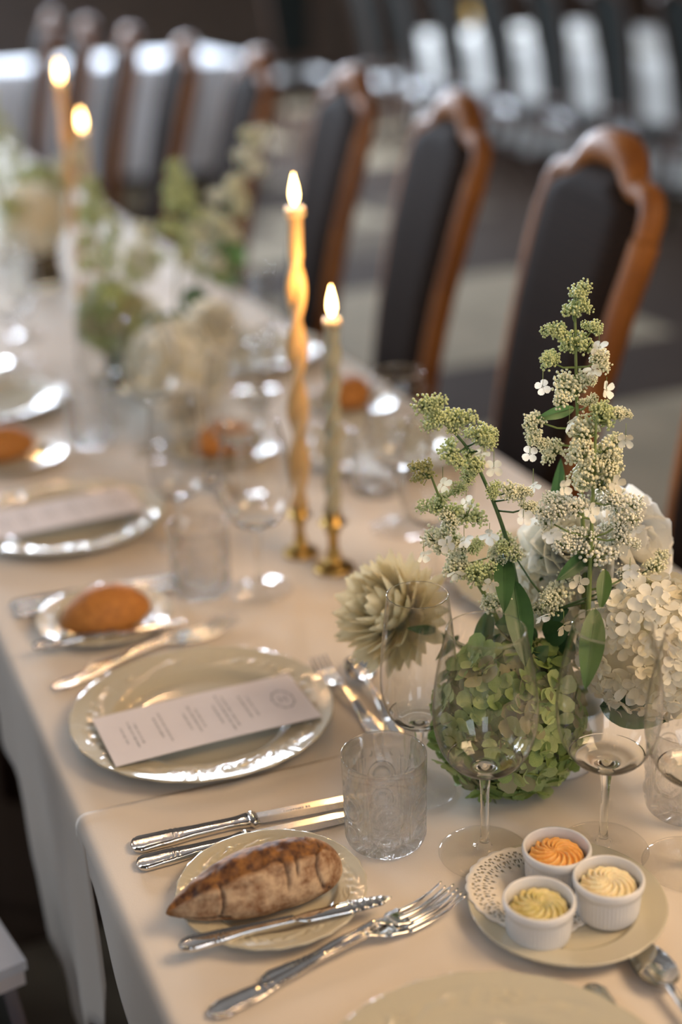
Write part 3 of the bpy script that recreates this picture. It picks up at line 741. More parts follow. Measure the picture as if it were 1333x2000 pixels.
# ------------------------------------------------------------------ bread
def roll_mesh(L, Wd, H, seed, kind):
    nu, nv = 96, 72; vs = []; mask = []
    n_off = Vector((seed * 3.7, 1.1, 0.3))
    for i in range(nu + 1):
        u = i / nu
        for j in range(nv):
            a = 2 * PI * j / nv
            if kind == 'long':
                pr = (math.sin(PI / 2 * min(1, u / 0.55)) ** 0.72 if u > 0 else 0.0) * (1.0 if u < 0.5 else max(0.0, 1 - ((u - 0.5) / 0.5) ** 3.2) ** 0.5) * 0.88
                w = Wd * pr; h = H * pr
            else:
                pr = max(0.0, math.sin(PI * u)) ** 0.55; w = Wd * pr; h = H * pr
            x = (u - 0.5) * L; cy, cz = math.cos(a), math.sin(a)
            y = w * cy; z = h * (cz if cz > 0 else cz * 0.45)
            nz = noise.noise(Vector((x * 60, y * 60, z * 60)) + n_off) * 0.0011 + noise.noise(Vector((x * 220, y * 220, z * 220)) + n_off) * 0.0004
            crust = 0.0; crack = 0.0
            edge = math.sin(PI * u) ** 0.5
            # torn ear: band on the far upper side, angle 55..120 degrees
            ang = (180 - math.degrees(a)) % 360
            wob = 7 * noise.noise(Vector((x * 45, seed, 0)))
            lo, hi = 46 + wob + 14 * (u - 0.5), 132 + wob
            if kind == 'long':
                if lo < ang < hi and 0.02 < u < 0.86 + 0.05 * math.sin(ang * 0.1):
                    q = (ang - lo) / (hi - lo); crust = min(1, q * 9, (1 - q) * 5)
                    nz += -0.0022 * edge * crust + 0.0022 * noise.noise(Vector((x * 110, y * 110, z * 110))) * crust
                dl = (ang - lo) / 5.0
                if abs(dl) < 2.5 and u < 0.86: nz += 0.0034 * edge * math.exp(-dl * dl)
                for uc, sp, a0, a1 in ((0.27, 0.014, -30, 62), (0.62, 0.02, 10, 74), (0.71, -0.012, 25, 66), (0.84, -0.03, -25, 100)):
                    du = (u - uc - sp * math.sin(ang * 0.05) - 0.006 * noise.noise(Vector((ang * 0.06, uc * 9, 0)))) / 0.0075
                    aa = ang if ang < 180 else ang - 360
                    if abs(du) < 3 and a0 < aa < a1:
                        g = math.exp(-du * du) * min(1, (aa - a0) / 12, (a1 - aa) / 10); nz -= 0.0026 * g; crack = max(crack, g)
                aa = ang if ang < 180 else ang - 360
                if 0.03 < u < 0.32 and abs(aa + 12 + 18 * (u - 0.15)) < 5: crack = max(crack, 0.8); nz -= 0.0010
                if u > 0.86 and 70 < ang < 135: crust = max(crust, 0.8)
                crust = max(crust, 1 - min(1, u / 0.07))
            else:
                crust = 0.85
            vs.append((x, y + nz * cy, max(z, -H * 0.36) + nz * cz)); mask.append((crust, crack))
    m = MB(); fs = []
    for i in range(nu):
        for j in range(nv): fs.append((i * nv + j, i * nv + (j + 1) % nv, (i + 1) * nv + (j + 1) % nv, (i + 1) * nv + j))
    m.add(vs, [tuple(reversed(f)) for f in fs])
    me = m.mesh('bread_roll', M_BREAD if kind == 'long' else M_BREAD2)
    at_ = me.color_attributes.new('crust', 'FLOAT_COLOR', 'POINT')
    for k, (c, g) in enumerate(mask): at_.data[k].color = (c, g, 0, 1)
    return me
def bread_mat(name, flour):
    m = bpy.data.materials.new(name); m.use_nodes = True; nt = m.node_tree; b = nt.nodes['Principled BSDF']; b.inputs['Roughness'].default_value = 0.7
    tc = nt.nodes.new('ShaderNodeTexCoord'); N = nt.nodes.new; Lk = nt.links.new
    at_ = N('ShaderNodeAttribute'); at_.attribute_name = 'crust'; sp = N('ShaderNodeSeparateColor'); Lk(at_.outputs['Color'], sp.inputs[0])
    n1 = N('ShaderNodeTexNoise'); n1.inputs['Scale'].default_value = 55; n1.inputs['Detail'].default_value = 7; n1.inputs['Roughness'].default_value = 0.65; Lk(tc.outputs['Object'], n1.inputs['Vector'])
    r1 = N('ShaderNodeValToRGB'); e = r1.color_ramp.elements
    e[0].position = 0.36; e[0].color = (0.19, 0.08, 0.028, 1) if flour else (0.40, 0.16, 0.03, 1); e[1].position = 0.60; e[1].color = (0.58, 0.41, 0.25, 1) if flour else (0.52, 0.25, 0.06, 1)
    Lk(n1.outputs['Fac'], r1.inputs['Fac'])
    n2 = N('ShaderNodeTexNoise'); n2.inputs['Scale'].default_value = 120; n2.inputs['Detail'].default_value = 6; Lk(tc.outputs['Object'], n2.inputs['Vector'])
    r2 = N('ShaderNodeValToRGB'); e = r2.color_ramp.elements; e[0].position = 0.35; e[1].position = 0.68
    e[0].color = (0.055, 0.016, 0.005, 1) if flour else (0.34, 0.12, 0.018, 1); e[1].color = (0.33, 0.14, 0.030, 1) if flour else (0.50, 0.20, 0.035, 1); Lk(n2.outputs['Fac'], r2.inputs['Fac'])
    mx = N('ShaderNodeMixRGB'); Lk(sp.outputs[0], mx.inputs[0]); Lk(r1.outputs[0], mx.inputs[1]); Lk(r2.outputs[0], mx.inputs[2])
    mx2 = N('ShaderNodeMixRGB'); Lk(sp.outputs[1], mx2.inputs[0]); Lk(mx.outputs[0], mx2.inputs[1]); mx2.inputs[2].default_value = (0.045, 0.018, 0.008, 1)
    Lk(mx2.outputs[0], b.inputs['Base Color'])
    bp = N('ShaderNodeBump'); bp.inputs['Strength'].default_value = 0.5; bp.inputs['Distance'].default_value = 0.002; Lk(n2.outputs['Fac'], bp.inputs['Height']); Lk(bp.outputs[0], b.inputs['Normal'])
    return m
M_BREAD = bread_mat('floury_crust', True); M_BREAD2 = bread_mat('golden_crust', False)
ROLL = roll_mesh(0.158, 0.0320, 0.046, 1, 'long'); ROLL2 = roll_mesh(0.114, 0.038, 0.038, 2, 'round')
tag(put('bread_roll', ROLL, None, (0.2990, 0.9580, ZN + 0.0215), (0, 0, -0.02)), 'long floury bread roll with a torn dark crust on the near plate', 'bread')
tag(put('bread_roll', ROLL2, None, (0.3150, 1.5400, ZF + 0.0190), (0, 0, 0.1)), 'round golden orange roll on the small plate behind the menu card', 'bread')
tag(put('bread_roll', ROLL2, None, (0.3150, 2.2050, ZF + 0.0190), (0, 0, 0.4)), 'pale blurred roll near the left edge of the picture', 'bread')
tag(put('bread_roll', ROLL2, None, (0.9150, 2.1850, ZF + 0.0190), (0, 0, 1.0)), 'blurred orange roll on the right side behind the short candle', 'bread')
tag(put('bread_roll', ROLL2, None, (0.6400, 2.0600, ZF + 0.0190), (0, 0, 0.3)), 'blurred orange roll below the far white hydrangea', 'bread')
plate(bread_me, 'bread_plate', 0.640, 2.060, ZF, 'blurred bread plate below the far white hydrangea')

# ------------------------------------------------------------------ butter ramekins and doily
def ramekin_mesh():
    Rr, H = 0.0268, 0.0345
    pf = [(0.0005, 0.0015), (0.019, 0.0012), (0.0215, 0.0), (0.0225, 0.0004), (0.0240, 0.003), (0.0248, 0.008), (0.0252, 0.016), (0.0255, 0.0235), (0.0256, 0.0255), (0.0272, 0.0268), (0.0278, 0.0300), (0.0278, 0.0330), (0.0270, 0.0346), (0.0256, 0.0348), (0.0248, 0.0335), (0.0240, 0.028), (0.0236, 0.012), (0.0225, 0.0055), (0.018, 0.0042), (0.0005, 0.0042)]
    def d(t, i, r, z): return (0.00075 * abs(math.sin(26 * t)) - 0.0006, 0) if 4 <= i <= 7 else (0, 0)
    m = MB(); m.lathe(pf, 240, disp=d); return m.mesh('ramekin', M_WHITE_CER)
RAM = ramekin_mesh()
def rosette_mesh(matl, ridges, h, twist, seed, rad=0.0222):
    m = MB(); nr, nt_ = 40, 180; vs = []
    for i in range(nr + 1):
        q = i / nr
        for j in range(nt_):
            t = 2 * PI * j / nt_; ph = ridges * (t - twist * (1 - q) ** 0.8) / 2
            rg = (abs(math.cos(ph)) ** 0.8) * 0.0042 * min(1, q * 2.2) * (1 if q < 0.9 else (1 - q) * 10)
            z = h * (1 - q ** 1.7) + rg + 0.0018 * math.exp(-(q / 0.12) ** 2) + 0.0006 * noise.noise(Vector((q * 9 * math.cos(t), q * 9 * math.sin(t), seed)))
            r = rad * q * (1 + 0.03 * math.cos(2 * ph) * q)
            vs.append((r * math.cos(t) + 0.0012 * (1 - q), r * math.sin(t), z))
    fs = [(i * nt_ + j, (i + 1) * nt_ + j, (i + 1) * nt_ + (j + 1) % nt_, i * nt_ + (j + 1) % nt_) for i in range(nr) for j in range(nt_)]
    m.add(vs, fs)
    rr = rad
    m.lathe([(rad, 0.0), (rad * 0.98, -0.006), (0.001, -0.006)][::-1], nt_)
    return m.mesh('butter_rosette', matl)
BU_O = mat('red_pepper_butter', (0.84, 0.42, 0.10), 0.38, vary=(0.88, 0.50, 0.16), scale=60, sss=0.15)
BU_C = mat('plain_butter', (0.86, 0.74, 0.46), 0.38, vary=(0.88, 0.77, 0.50), scale=60, sss=0.15)
BU_G = mat('herb_butter', (0.58, 0.50, 0.18), 0.38, vary=(0.76, 0.66, 0.34), scale=140, sss=0.1)
zs = ZN + 0.0050
for (x, y, lb, lb2, bm_, tw, rd, sd, hh) in [(0.4970, 0.8215, 'white fluted ramekin of herb butter, nearest of the three', 'speckled green herb butter rosette in the nearest ramekin', BU_G, 1.6, 13, 1, 0.0050),
                                (0.5635, 0.8220, 'white fluted ramekin of pale butter, right of the three', 'pale cream butter rosette in the right ramekin', BU_C, 1.9, 12, 2, 0.0068),
                                (0.5460, 0.8760, 'white fluted ramekin of orange butter, rear of the three', 'orange butter rosette in the rear ramekin', BU_O, 1.5, 14, 3, 0.0064)]:
    tag(put('ramekin', RAM, None, (x, y, zs), None, 1.08), lb, 'ramekin', 'butter ramekins on the serving plate')
    tag(put('butter_rosette', rosette_mesh(bm_, rd, hh, tw, sd), None, (x, y, zs + 0.0255), (0, 0, sd), 1.08), lb2, 'butter')
def saucer_z(r):
    pf = plate_profile(0.084, 0.056, 0.0135)[:38]
    for (a, za), (b, zb) in zip(pf, pf[1:]):
        if a <= r <= b: return lerp(za, zb, (r - a) / max(1e-9, b - a))
    return pf[-1][1]
def doily():
    cx, cy = -0.0190, 0.0270; Rd = 0.0560; ns = 192
    radii = [0.0, 0.004, 0.008, 0.012, 0.016, 0.020, 0.024, 0.028, 0.032, 0.035, 0.0372, 0.0394, 0.0416, 0.0440, 0.0464, 0.0486, 0.0508, 0.0530, 0.0560]
    m = MB(); vs = []; fs = []
    for i, r in enumerate(radii):
        for j in range(ns):
            t = 2 * PI * j / ns; rr_ = r
            if i == len(radii) - 1: rr_ = r + 0.0018 * abs(math.sin(12 * t)) - 0.001
            x, y = cx + rr_ * math.cos(t), cy + rr_ * math.sin(t)
            vs.append((x, y, max(saucer_z(min(0.0835, math.hypot(x, y))), 0.0040) + 0.0007))
    for i in range(len(radii) - 1):
        for j in range(ns):
            hole = False
            p = j % 8
            if i == 8 and p in (1, 2): hole = True
            if i == 9 and p in (5,): hole = True
            if i in (10, 11) and p in (0, 3): hole = True
            if i == 11 and p in (1, 2, 6): hole = (p != 1)
            if i == 13 and p in (1, 4, 5): hole = True
            if i == 14 and p in (2, 6): hole = True
            if i == 15 and p in (0, 1, 4): hole = True
            if not hole: fs.append((i * ns + j, (i + 1) * ns + j, (i + 1) * ns + (j + 1) % ns, i * ns + (j + 1) % ns))
    m.add(vs, fs)
    o = put('paper_doily', m.mesh('paper_doily', M_DOILY), None, (0.537, 0.843, ZN))
    tag(o, 'round lace paper doily under the butter ramekins', 'doily')
    sd = o.modifiers.new('thickness', 'SOLIDIFY'); sd.thickness = 0.00025; sd.offset = 1
doily()

# ------------------------------------------------------------------ candlesticks, candles
def candlestick(x, y, h, s, label):
    t = thing('candlestick', (x, y, ZF), label, 'candlestick')
    m = MB(); m.lathe([(0.0005, 0.0), (0.023 * s, 0.0), (0.024 * s, 0.003), (0.021 * s, 0.007), (0.013 * s, 0.011), (0.007 * s, 0.017), (0.0095 * s, 0.023), (0.0060 * s, 0.028), (0.0060 * s, h * 0.6), (0.010 * s, h * 0.68), (0.007 * s, h * 0.74)], 32); m.build('stem_and_foot', M_BRASS, t)
    m = MB(); m.lathe([(0.007 * s, h * 0.74), (0.016 * s, h * 0.80), (0.0165 * s, h * 0.82), (0.0125, h * 0.84), (0.0125, h), (0.0115, h), (0.0110, h * 0.84), (0.0005, h * 0.84)], 32); m.build('candle_cup', M_BRASS, t)
candlestick(0.608, 1.642, 0.070, 1.0, 'low brass candlestick holding the tall twisted candle')
candlestick(0.6290, 1.576, 0.082, 1.15, 'low brass candlestick holding the short sage candle')
FL_ME = None
def flame_mesh():
    m = MB(); m.lathe([(0.0005, -0.001), (0.0030, 0.002), (0.0052, 0.008), (0.0056, 0.013), (0.0048, 0.020), (0.0030, 0.028), (0.0012, 0.034), (0.0002, 0.038)], 14); return m.mesh('flame', M_FLAME)
FL_ME = flame_mesh()
def candle(x, y, z0, z1, rad, matl, twist, label, lean=(0, 0)):
    t = thing('taper_candle', (x, y, ZF + z0), label, 'candle'); H = z1 - z0
    m = MB(); n = 90
    def cx(q): return lean[0] * q * H, lean[1] * q * H
    if twist == 'double':
        rings = []; seg = 28
        for i in range(n + 1):
            q = i / n; ox, oy = cx(q); z = H * q
            amt = 1 if 0.04 < q < 0.80 else 0; amt = interp([(0, 0), (0.05, 1), (0.78, 1), (0.86, 0), (1, 0)], q)
            ph = q * 2 * PI * 2.6; taper = lerp(1.1, 0.85, q)
            rings.append([(ox + rad * taper * (1 + amt * 0.50 * math.cos(2 * (2 * PI * k / seg - ph)) - 0.12 * amt) * math.cos(2 * PI * k / seg),
                           oy + rad * taper * (1 + amt * 0.50 * math.cos(2 * (2 * PI * k / seg - ph)) - 0.12 * amt) * math.sin(2 * PI * k / seg), z) for k in range(seg)])
        m.rings(rings, (True, True))
    else:
        rings = []; seg = 24
        for i in range(n + 1):
            q = i / n; ox, oy = cx(q); z = H * q; amt = interp([(0, 0.3), (0.05, 1), (0.85, 1), (0.93, 0), (1, 0)], q) * (1 if twist == 'spiral' else 0)
            ph = q * 2 * PI * 7
            rings.append([(ox + rad * (1 + 0.22 * amt * math.cos(3 * 2 * PI * k / seg - ph)) * math.cos(2 * PI * k / seg), oy + rad * (1 + 0.22 * amt * math.cos(3 * 2 * PI * k / seg - ph)) * math.sin(2 * PI * k / seg), z) for k in range(seg)])
        m.rings(rings, (True, True))
    m.build('candle', matl, t)
    ox, oy = cx(1)
    m = MB(); m.lathe([(rad * 0.8, H - 0.004), (rad * 1.15, H - 0.010), (rad * 1.2, H - 0.004), (rad * 1.05, H + 0.001), (rad * 0.6, H - 0.001), (0.0005, H - 0.0015)], 20, (ox, oy, 0)); m.build('molten_rim', M_WAX_WHITE, t)
    m = MB(); m.tube([(ox, oy, H - 0.002), (ox, oy, H + 0.006)], 0.0008, 6); m.build('wick', M_WICK, t)
    put('flame', FL_ME, t, (ox, oy, H + 0.004))
    l = bpy.data.lights.new('flame_glow', 'POINT'); l.energy = 0.9; l.color = (1, 0.55, 0.2); l.shadow_soft_size = 0.006
    lo = bpy.data.objects.new('flame_glow', l); col.objects.link(lo); lo.parent = t; lo.location = (ox, oy, H + 0.050)
    return t
candle(0.608, 1.642, 0.060, 0.462, 0.0106, M_WAX_GOLD, 'double', 'tall honey coloured twisted candle, burning, nearer the camera than the far pair', (0.032, 0.0))
candle(0.6290, 1.576, 0.070, 0.335, 0.0095, M_WAX_SAGE, 'spiral', 'shorter sage green spiral candle, burning beside the tall twisted one', (0.035, 0.0))
candlestick(0.640, 3.02, 0.070, 1.0, 'far brass candlestick of the tallest background candle')
candlestick(0.640, 2.86, 0.082, 1.15, 'far brass candlestick of the lower background candle')
candlestick(0.600, 3.75, 0.070, 1.0, 'farthest brass candlestick at the left edge')
FARC = 'candles at the far left'
candle(0.640, 3.02, 0.060, 0.500, 0.0092, M_WAX_GOLD, 'double', 'tall burning candle in the left background, higher flame of the pair', (0.0, 0.0))
candle(0.640, 2.86, 0.070, 0.420, 0.0095, M_WAX_WHITE, 'plain', 'burning candle in the left background, lower flame of the pair', (0.0, 0.0))
candle(0.600, 3.75, 0.060, 0.520, 0.0092, M_WAX_WHITE, 'plain', 'burning candle cut off by the left edge, far away', (0.0, 0.0))

# ------------------------------------------------------------------ flowers
def petal4_mesh(name, matl, s=1.0, cup=0.25, seed=0, n=4):
    """hydrangea floret: four rounded overlapping petals round a small eye, +Z outwards"""
    rr = random.Random(seed); m = MB()
    for k in range(n):
        a0 = 2 * PI * k / n + rr.uniform(-0.12, 0.12); L = s * rr.uniform(0.92, 1.08); W = s * rr.uniform(0.46, 0.56); c = cup * rr.uniform(0.6, 1.4); tw = rr.uniform(-0.25, 0.25); lift = 0.05 * (k % 2)
        NS = 10; vs = []; ph = rr.uniform(0, 6)
        for q in (0.0, 0.55, 1.0):
            for j in range(NS if q else 1):
                th = 2 * PI * j / NS
                x = 0.10 * s + 0.52 * L * (1 + q * math.cos(th)); y = W * q * math.sin(th) * (0.90 + 0.22 * math.cos(th))
                d2 = (x / L) ** 2
                z = c * s * 0.55 * d2 + 1.1 * c * y * y / s + tw * y * x / s + 0.05 * s * q * math.sin(3 * th + ph) + lift * s
                vs.append((x * math.cos(a0) - y * math.sin(a0), x * math.sin(a0) + y * math.cos(a0), z))
        fs = [(0, 1 + j, 1 + (j + 1) % NS) for j in range(NS)] + [(1 + j, 1 + NS + j, 1 + NS + (j + 1) % NS, 1 + (j + 1) % NS) for j in range(NS)]
        m.add(vs, fs)
    m.ball((0, 0, 0.09 * s), 0.10 * s, 5, 3)
    return m.mesh(name, matl)
def leaf_mesh(name, matl, L, W, bend=0.15, fold=0.25, serr=0.0):
    m = MB(); nu, nv = 14, 8
    def f(u, v):
        sv = 2 * v - 1; w = W * (math.sin(PI * u ** 0.85) ** 0.8) * (1 + serr * (0.5 - abs(((u * 14) % 1) - 0.5)) * abs(sv)); y = w * sv
        vein = 0.02 * W * math.cos((u * 9 - abs(sv) * 1.6) * 2 * PI) * (abs(sv) ** 0.5)
        return (L * u, y, -bend * L * u * u + fold * abs(y) + vein - 0.03 * W * math.exp(-(sv / 0.12) ** 2))
    m.grid(f, nu, nv)
    m.tube([(L * k / 8, 0, -bend * L * (k / 8) ** 2 - 0.0004) for k in range(9)], [0.0007 * (1 - k / 10) for k in range(9)], 5)
    return m.mesh(name, matl)
def leaf(root, base, tip, hw, matl=None, facing=(-0.35, -0.86, 0.38), serr=0.0):
    o = Vector(root.location); b = Vector(base) - o; d = Vector(tip) - Vector(base); L = d.length
    d.normalize(); z = Vector(facing); z = (z - d * z.dot(d)).normalized(); y = z.cross(d)
    mt = Matrix(((d.x, y.x, z.x), (d.y, y.y, z.y), (d.z, y.z, z.z)))
    return put('leaf', leaf_mesh('leaf', matl or P_LEAF, L, hw, 0.12, 0.28, serr), root, tuple(b), mt)
FLG = [petal4_mesh('floret', [P_GREEN, P_GREEN2, P_GREEN3][k % 3], 1.0, 0.30 + 0.25 * (k % 2), k) for k in range(6)]
FLW = [petal4_mesh('floret', [P_WHITE, P_CREAM, P_WHITE][k % 3], 1.0, 0.35 + 0.25 * (k % 2), 20 + k) for k in range(6)]
def mophead(center, rad, fl, n, fs, label, group, stem_to, squash=(1, 1, 1.08), core=None, seed=1, cat='flower', name='hydrangea'):
    rr = random.Random(seed)
    t = thing(name, center, label, cat, group)
    m = MB(); m.ball((0, 0, 0), rad * 0.80, 20, 12, squash); m.build('flower_heart', core, t)
    ga = PI * (3 - 5 ** 0.5)
    for k in range(n):
        z = 1 - 2 * (k + 0.5) / n; r_ = math.sqrt(max(0, 1 - z * z)); a = ga * k
        d = Vector((r_ * math.cos(a), r_ * math.sin(a), z)) + Vector((rr.uniform(-1, 1), rr.uniform(-1, 1), rr.uniform(-1, 1))) * 0.10
        d.normalize(); q = rad * rr.uniform(0.90, 1.06)
        p = (d.x * q * squash[0], d.y * q * squash[1], d.z * q * squash[2])
        dd = d + Vector((rr.uniform(-1, 1), rr.uniform(-1, 1), rr.uniform(-1, 1))) * 0.34
        put('floret', rr.choice(fl), t, p, align(dd, spin=rr.uniform(0, 6.28)), fs * rr.uniform(0.82, 1.15))
    if stem_to:
        m = MB(); s = Vector(stem_to) - Vector(center); m.tube(smooth_path([(0, 0, 0), tuple(s * 0.5 + Vector((0.004, 0, 0))), tuple(s)], 4), 0.0032, 8); m.build('stem', M_STEM, t)
    return t
POT = (0.648, 1.062)
G1 = 'flowers of the near arrangement'
mouth = (POT[0], POT[1], 0.80)
m = MB(); m.lathe([(0.0005, 0.0), (0.047, 0.0), (0.051, 0.003), (0.053, 0.012), (0.055, 0.062), (0.0565, 0.066), (0.0545, 0.068), (0.052, 0.064), (0.050, 0.01), (0.0005, 0.008)], 64)
tag(m.build('flower_pot', M_POT, None, (POT[0], POT[1], ZN)), 'plain white pot holding the sharp arrangement at the right', 'pot')
H_GREEN = mophead((0.5870, 1.0330, 0.8275), 0.071, FLG, 215, 0.0165, 'large lime green hydrangea head hanging over the front of the white pot', G1, mouth, (0.97, 0.85, 1.04), P_GREEN2, 4)
leaf(H_GREEN, (0.5200, 1.0300, 0.8330), (0.4950, 1.0150, 0.8420), 0.0080, P_LEAF2)
H_WHITE = mophead((0.7000, 0.9780, 0.9020), 0.057, FLW, 190, 0.0125, 'large white hydrangea head at the right of the sharp arrangement', G1, mouth, (1.05, 0.95, 1.10), P_CREAM, 5)
leaf(H_WHITE, (0.6480, 0.9730, 0.8560), (0.6940, 0.9330, 0.8520), 0.0190, P_LEAF, (-0.3, -0.5, 0.8), 0.25)
H_BACK = mophead((0.6650, 1.0950, 0.9250), 0.042, FLW, 110, 0.0125, 'smaller white hydrangea deep in the arrangement behind the panicles', G1, mouth, (1, 1, 1), P_CREAM, 6)

def dahlia(center, axis, rad, label, group, stem_to, layers, matl, L0=1.0, name='dahlia', wid=0.2, seed=3, cupc=0.5):
    rr = random.Random(seed); t = thing(name, center, label, 'flower', group)
    A = align(axis)
    m = MB()
    def pf(u, v):
        sv = 2 * v - 1; w = wid * (math.sin(PI * (0.12 + 0.80 * u)) ** 0.8); x = u
        if u > 0.99: w *= 0.3
        return (x, w * sv, 0.18 * math.sin(u * PI) * -0.5 + cupc * w * sv * sv + 0.12 * u * u)
    m.grid(pf, 6, 4); pm = m.mesh('petal', matl)
    m = MB(); m.ball((0, 0, 0), rad * 0.28, 12, 8); m.build('flower_heart', matl, t)
    for li, (cnt, elev, ln) in enumerate(layers):
        for k in range(cnt):
            a = 2 * PI * (k + 0.5 * (li % 2)) / cnt + rr.uniform(-0.1, 0.1); e = R(elev + rr.uniform(-6, 6))
            # petal x axis: outwards along elevation, z axis: towards the flower's face
            mt = A @ Matrix.Rotation(a, 4, 'Z') @ Matrix.Rotation(-e, 4, 'Y')
            s = rad * ln * rr.uniform(0.9, 1.08)
            put('petal', pm, t, (0, 0, 0), mt, s)
    if stem_to:
        m = MB(); s = Vector(stem_to) - Vector(center); ax = Vector(axis).normalized(); m.tube(smooth_path([(0, 0, 0), tuple(-ax * rad * 0.5), tuple(s * 0.6 - ax * 0.01), tuple(s)], 5), 0.0028, 8); m.build('stem', M_STEM_D, t)
    return t
LAY = [(7, 84, 0.55), (9, 74, 0.70), (13, 62, 0.84), (16, 49, 0.94), (18, 36, 1.0), (20, 22, 1.0), (20, 8, 1.0), (20, -8, 0.98), (18, -26, 0.92)]
D1 = dahlia((0.5370, 1.1750, 0.8840), (-0.80, -0.05, 0.50), 0.065, 'cream dahlia with layered pointed petals at the left of the sharp arrangement', G1, (0.63, 1.08, 0.83), LAY, P_DAHLIA, wid=0.17)
leaf(D1, (0.5560, 1.1250, 0.8850), (0.5200, 1.1100, 0.9020), 0.0050, P_LEAF)
leaf(D1, (0.5750, 1.1150, 0.8800), (0.5400, 1.0900, 0.8750), 0.0045, P_LEAF)
ROSE = [(4, 86, 0.42), (5, 78, 0.58), (6, 66, 0.72), (7, 50, 0.88), (8, 30, 1.0), (8, 8, 1.08), (7, -12, 1.05)]
D2 = dahlia((0.7260, 1.0680, 0.9650), (0.30, -0.62, 0.30), 0.058, 'large white open rose at the right rear of the sharp arrangement', G1, mouth, ROSE, P_PURE, name='rose', wid=0.42, seed=9, cupc=0.9)
D3 = dahlia((0.6740, 1.0820, 0.9680), (-0.20, -0.6, 0.45), 0.044, 'white rose half hidden behind the tall panicles', G1, mouth, ROSE, P_WHITE, name='rose', wid=0.42, seed=11, cupc=0.9)

# bud clusters of the panicle hydrangeas: umbels of tiny round buds on thin stalks
def cluster_mesh(matl, seed, nb=58, n_open=0):
    rr = random.Random(seed); m = MB()
    base = (0, 0, -0.35)
    for k in range(nb):
        z = 1 - 1.7 * (k + 0.5) / nb; r_ = math.sqrt(max(0, 1 - z * z)); a = PI * (3 - 5 ** 0.5) * k + rr.uniform(-0.3, 0.3); q = rr.uniform(0.45, 1.05)
        p = (r_ * math.cos(a) * q * 1.05, r_ * math.sin(a) * q * 1.05, z * q * 0.95)
        m.mi = 0; m.ball(p, rr.uniform(0.105, 0.155), 6, 4)
        m.mi = 1
        if k % 2 == 0:
            mid = (p[0] * 0.5, p[1] * 0.5, p[2] * 0.5 - 0.2)
            m.tube([base, mid, p], [0.045, 0.035, 0.03], 3)
    return m.mesh('bud_cluster', [matl, M_STEM])
CLM = {nm: [cluster_mesh(mt_, 10 * i + k) for k in range(3)] for i, (nm, mt_) in enumerate((('g', B_GREEN), ('c', B_CREAM), ('w', B_WHITE), ('o', B_OLIVE)))}
FLS = [petal4_mesh('sterile_floret', [P_WHITE, P_CREAM][k % 2], 1.0, 0.5, 40 + k, 4) for k in range(4)]
def closest_on(path, p):
    best = min(path, key=lambda q: (Vector(q) - Vector(p)).length + 0.35 * max(0, q[2] - p[2] + 0.008)); return Vector(best)
def panicle(stem, clusters, florets, label, group, tone, stem_mat, leaves=(), seed=1, bendy=(0, 0, 0), extra=4):
    rr = random.Random(seed); base = Vector(stem[0]); t = thing('panicle_hydrangea', tuple(base), label, 'flower', group)
    path = smooth_path(stem, 6)
    m = MB(); m.tube([tuple(p - base) for p in path], [lerp(0.0030, 0.0010, k / (len(path) - 1)) for k in range(len(path))], 7); m.build('stem', stem_mat, t)
    ztop = max(c[2] for c in clusters); zbot = min(c[2] for c in clusters)
    bm_ = MB()
    for (x, y, z, r_) in clusters:
        q = (z - zbot) / max(0.01, ztop - zbot); ch = tone(q, rr)
        a = closest_on(path, (x, y, z)); d = Vector((x, y, z)) - a
        if d.length > 0.003: bm_.tube([tuple(a - base), tuple(a + d * 0.5 + Vector((0, 0, -0.003)) - base), tuple(Vector((x, y, z)) - base)], [0.0011, 0.0009, 0.0007], 5)
        dirn = d.normalized() * 0.8 + Vector((0, 0, 1)) if d.length > 0.001 else Vector((0, 0, 1))
        for e in range(extra):
            jit = Vector((rr.uniform(-1, 1), rr.uniform(-1, 1), rr.uniform(-0.8, 0.8))) * r_ * (0.0 if e == 0 else 1.0)
            put('bud_cluster', rr.choice(CLM[ch]), t, tuple(Vector((x, y, z)) + jit - base), align(dirn + Vector((rr.uniform(-.4, .4), rr.uniform(-.4, .4), 0)), spin=rr.uniform(0, 6)), r_ * (1.0 if e == 0 else rr.uniform(0.62, 0.85)))
    bm_.build('side_stems', stem_mat, t)
    fm = MB()
    for (x, y, z) in florets:
        up = Vector((x, y, z + rr.uniform(0.010, 0.018))); fm.tube([tuple(up - base), (x - base.x, y - base.y, z - base.z)], 0.00035, 4)
        put('sterile_floret', rr.choice(FLS), t, (x - base.x, y - base.y, z - base.z), align((rr.uniform(-0.6, 0.3), -0.8, rr.uniform(-0.6, 0.5)), spin=rr.uniform(0, 6)), rr.uniform(0.0070, 0.0088))
    if florets: fm.build('floret_stalks', M_STEM, t)
    for l in leaves: leaf(t, *l)
    return t
CL_A = [(0.6701, 1.0692, 1.2215, 0.0088), (0.6652, 1.0693, 1.2066, 0.0098), (0.6523, 1.0725, 1.1900, 0.0088), (0.6831, 1.0599, 1.1909, 0.0078), (0.6677, 1.0645, 1.1780, 0.0117), (0.6449, 1.0718, 1.1616, 0.0098), (0.6865, 1.0545, 1.1621, 0.0108), (0.6573, 1.0634, 1.1380, 0.0127), (0.6700, 1.0591, 1.1453, 0.0088), (0.6310, 1.0701, 1.1077, 0.0098), (0.6285, 1.0691, 1.0941, 0.0088), (0.6440, 1.0606, 1.0797, 0.0098), (0.6763, 1.0534, 1.1238, 0.0069)]
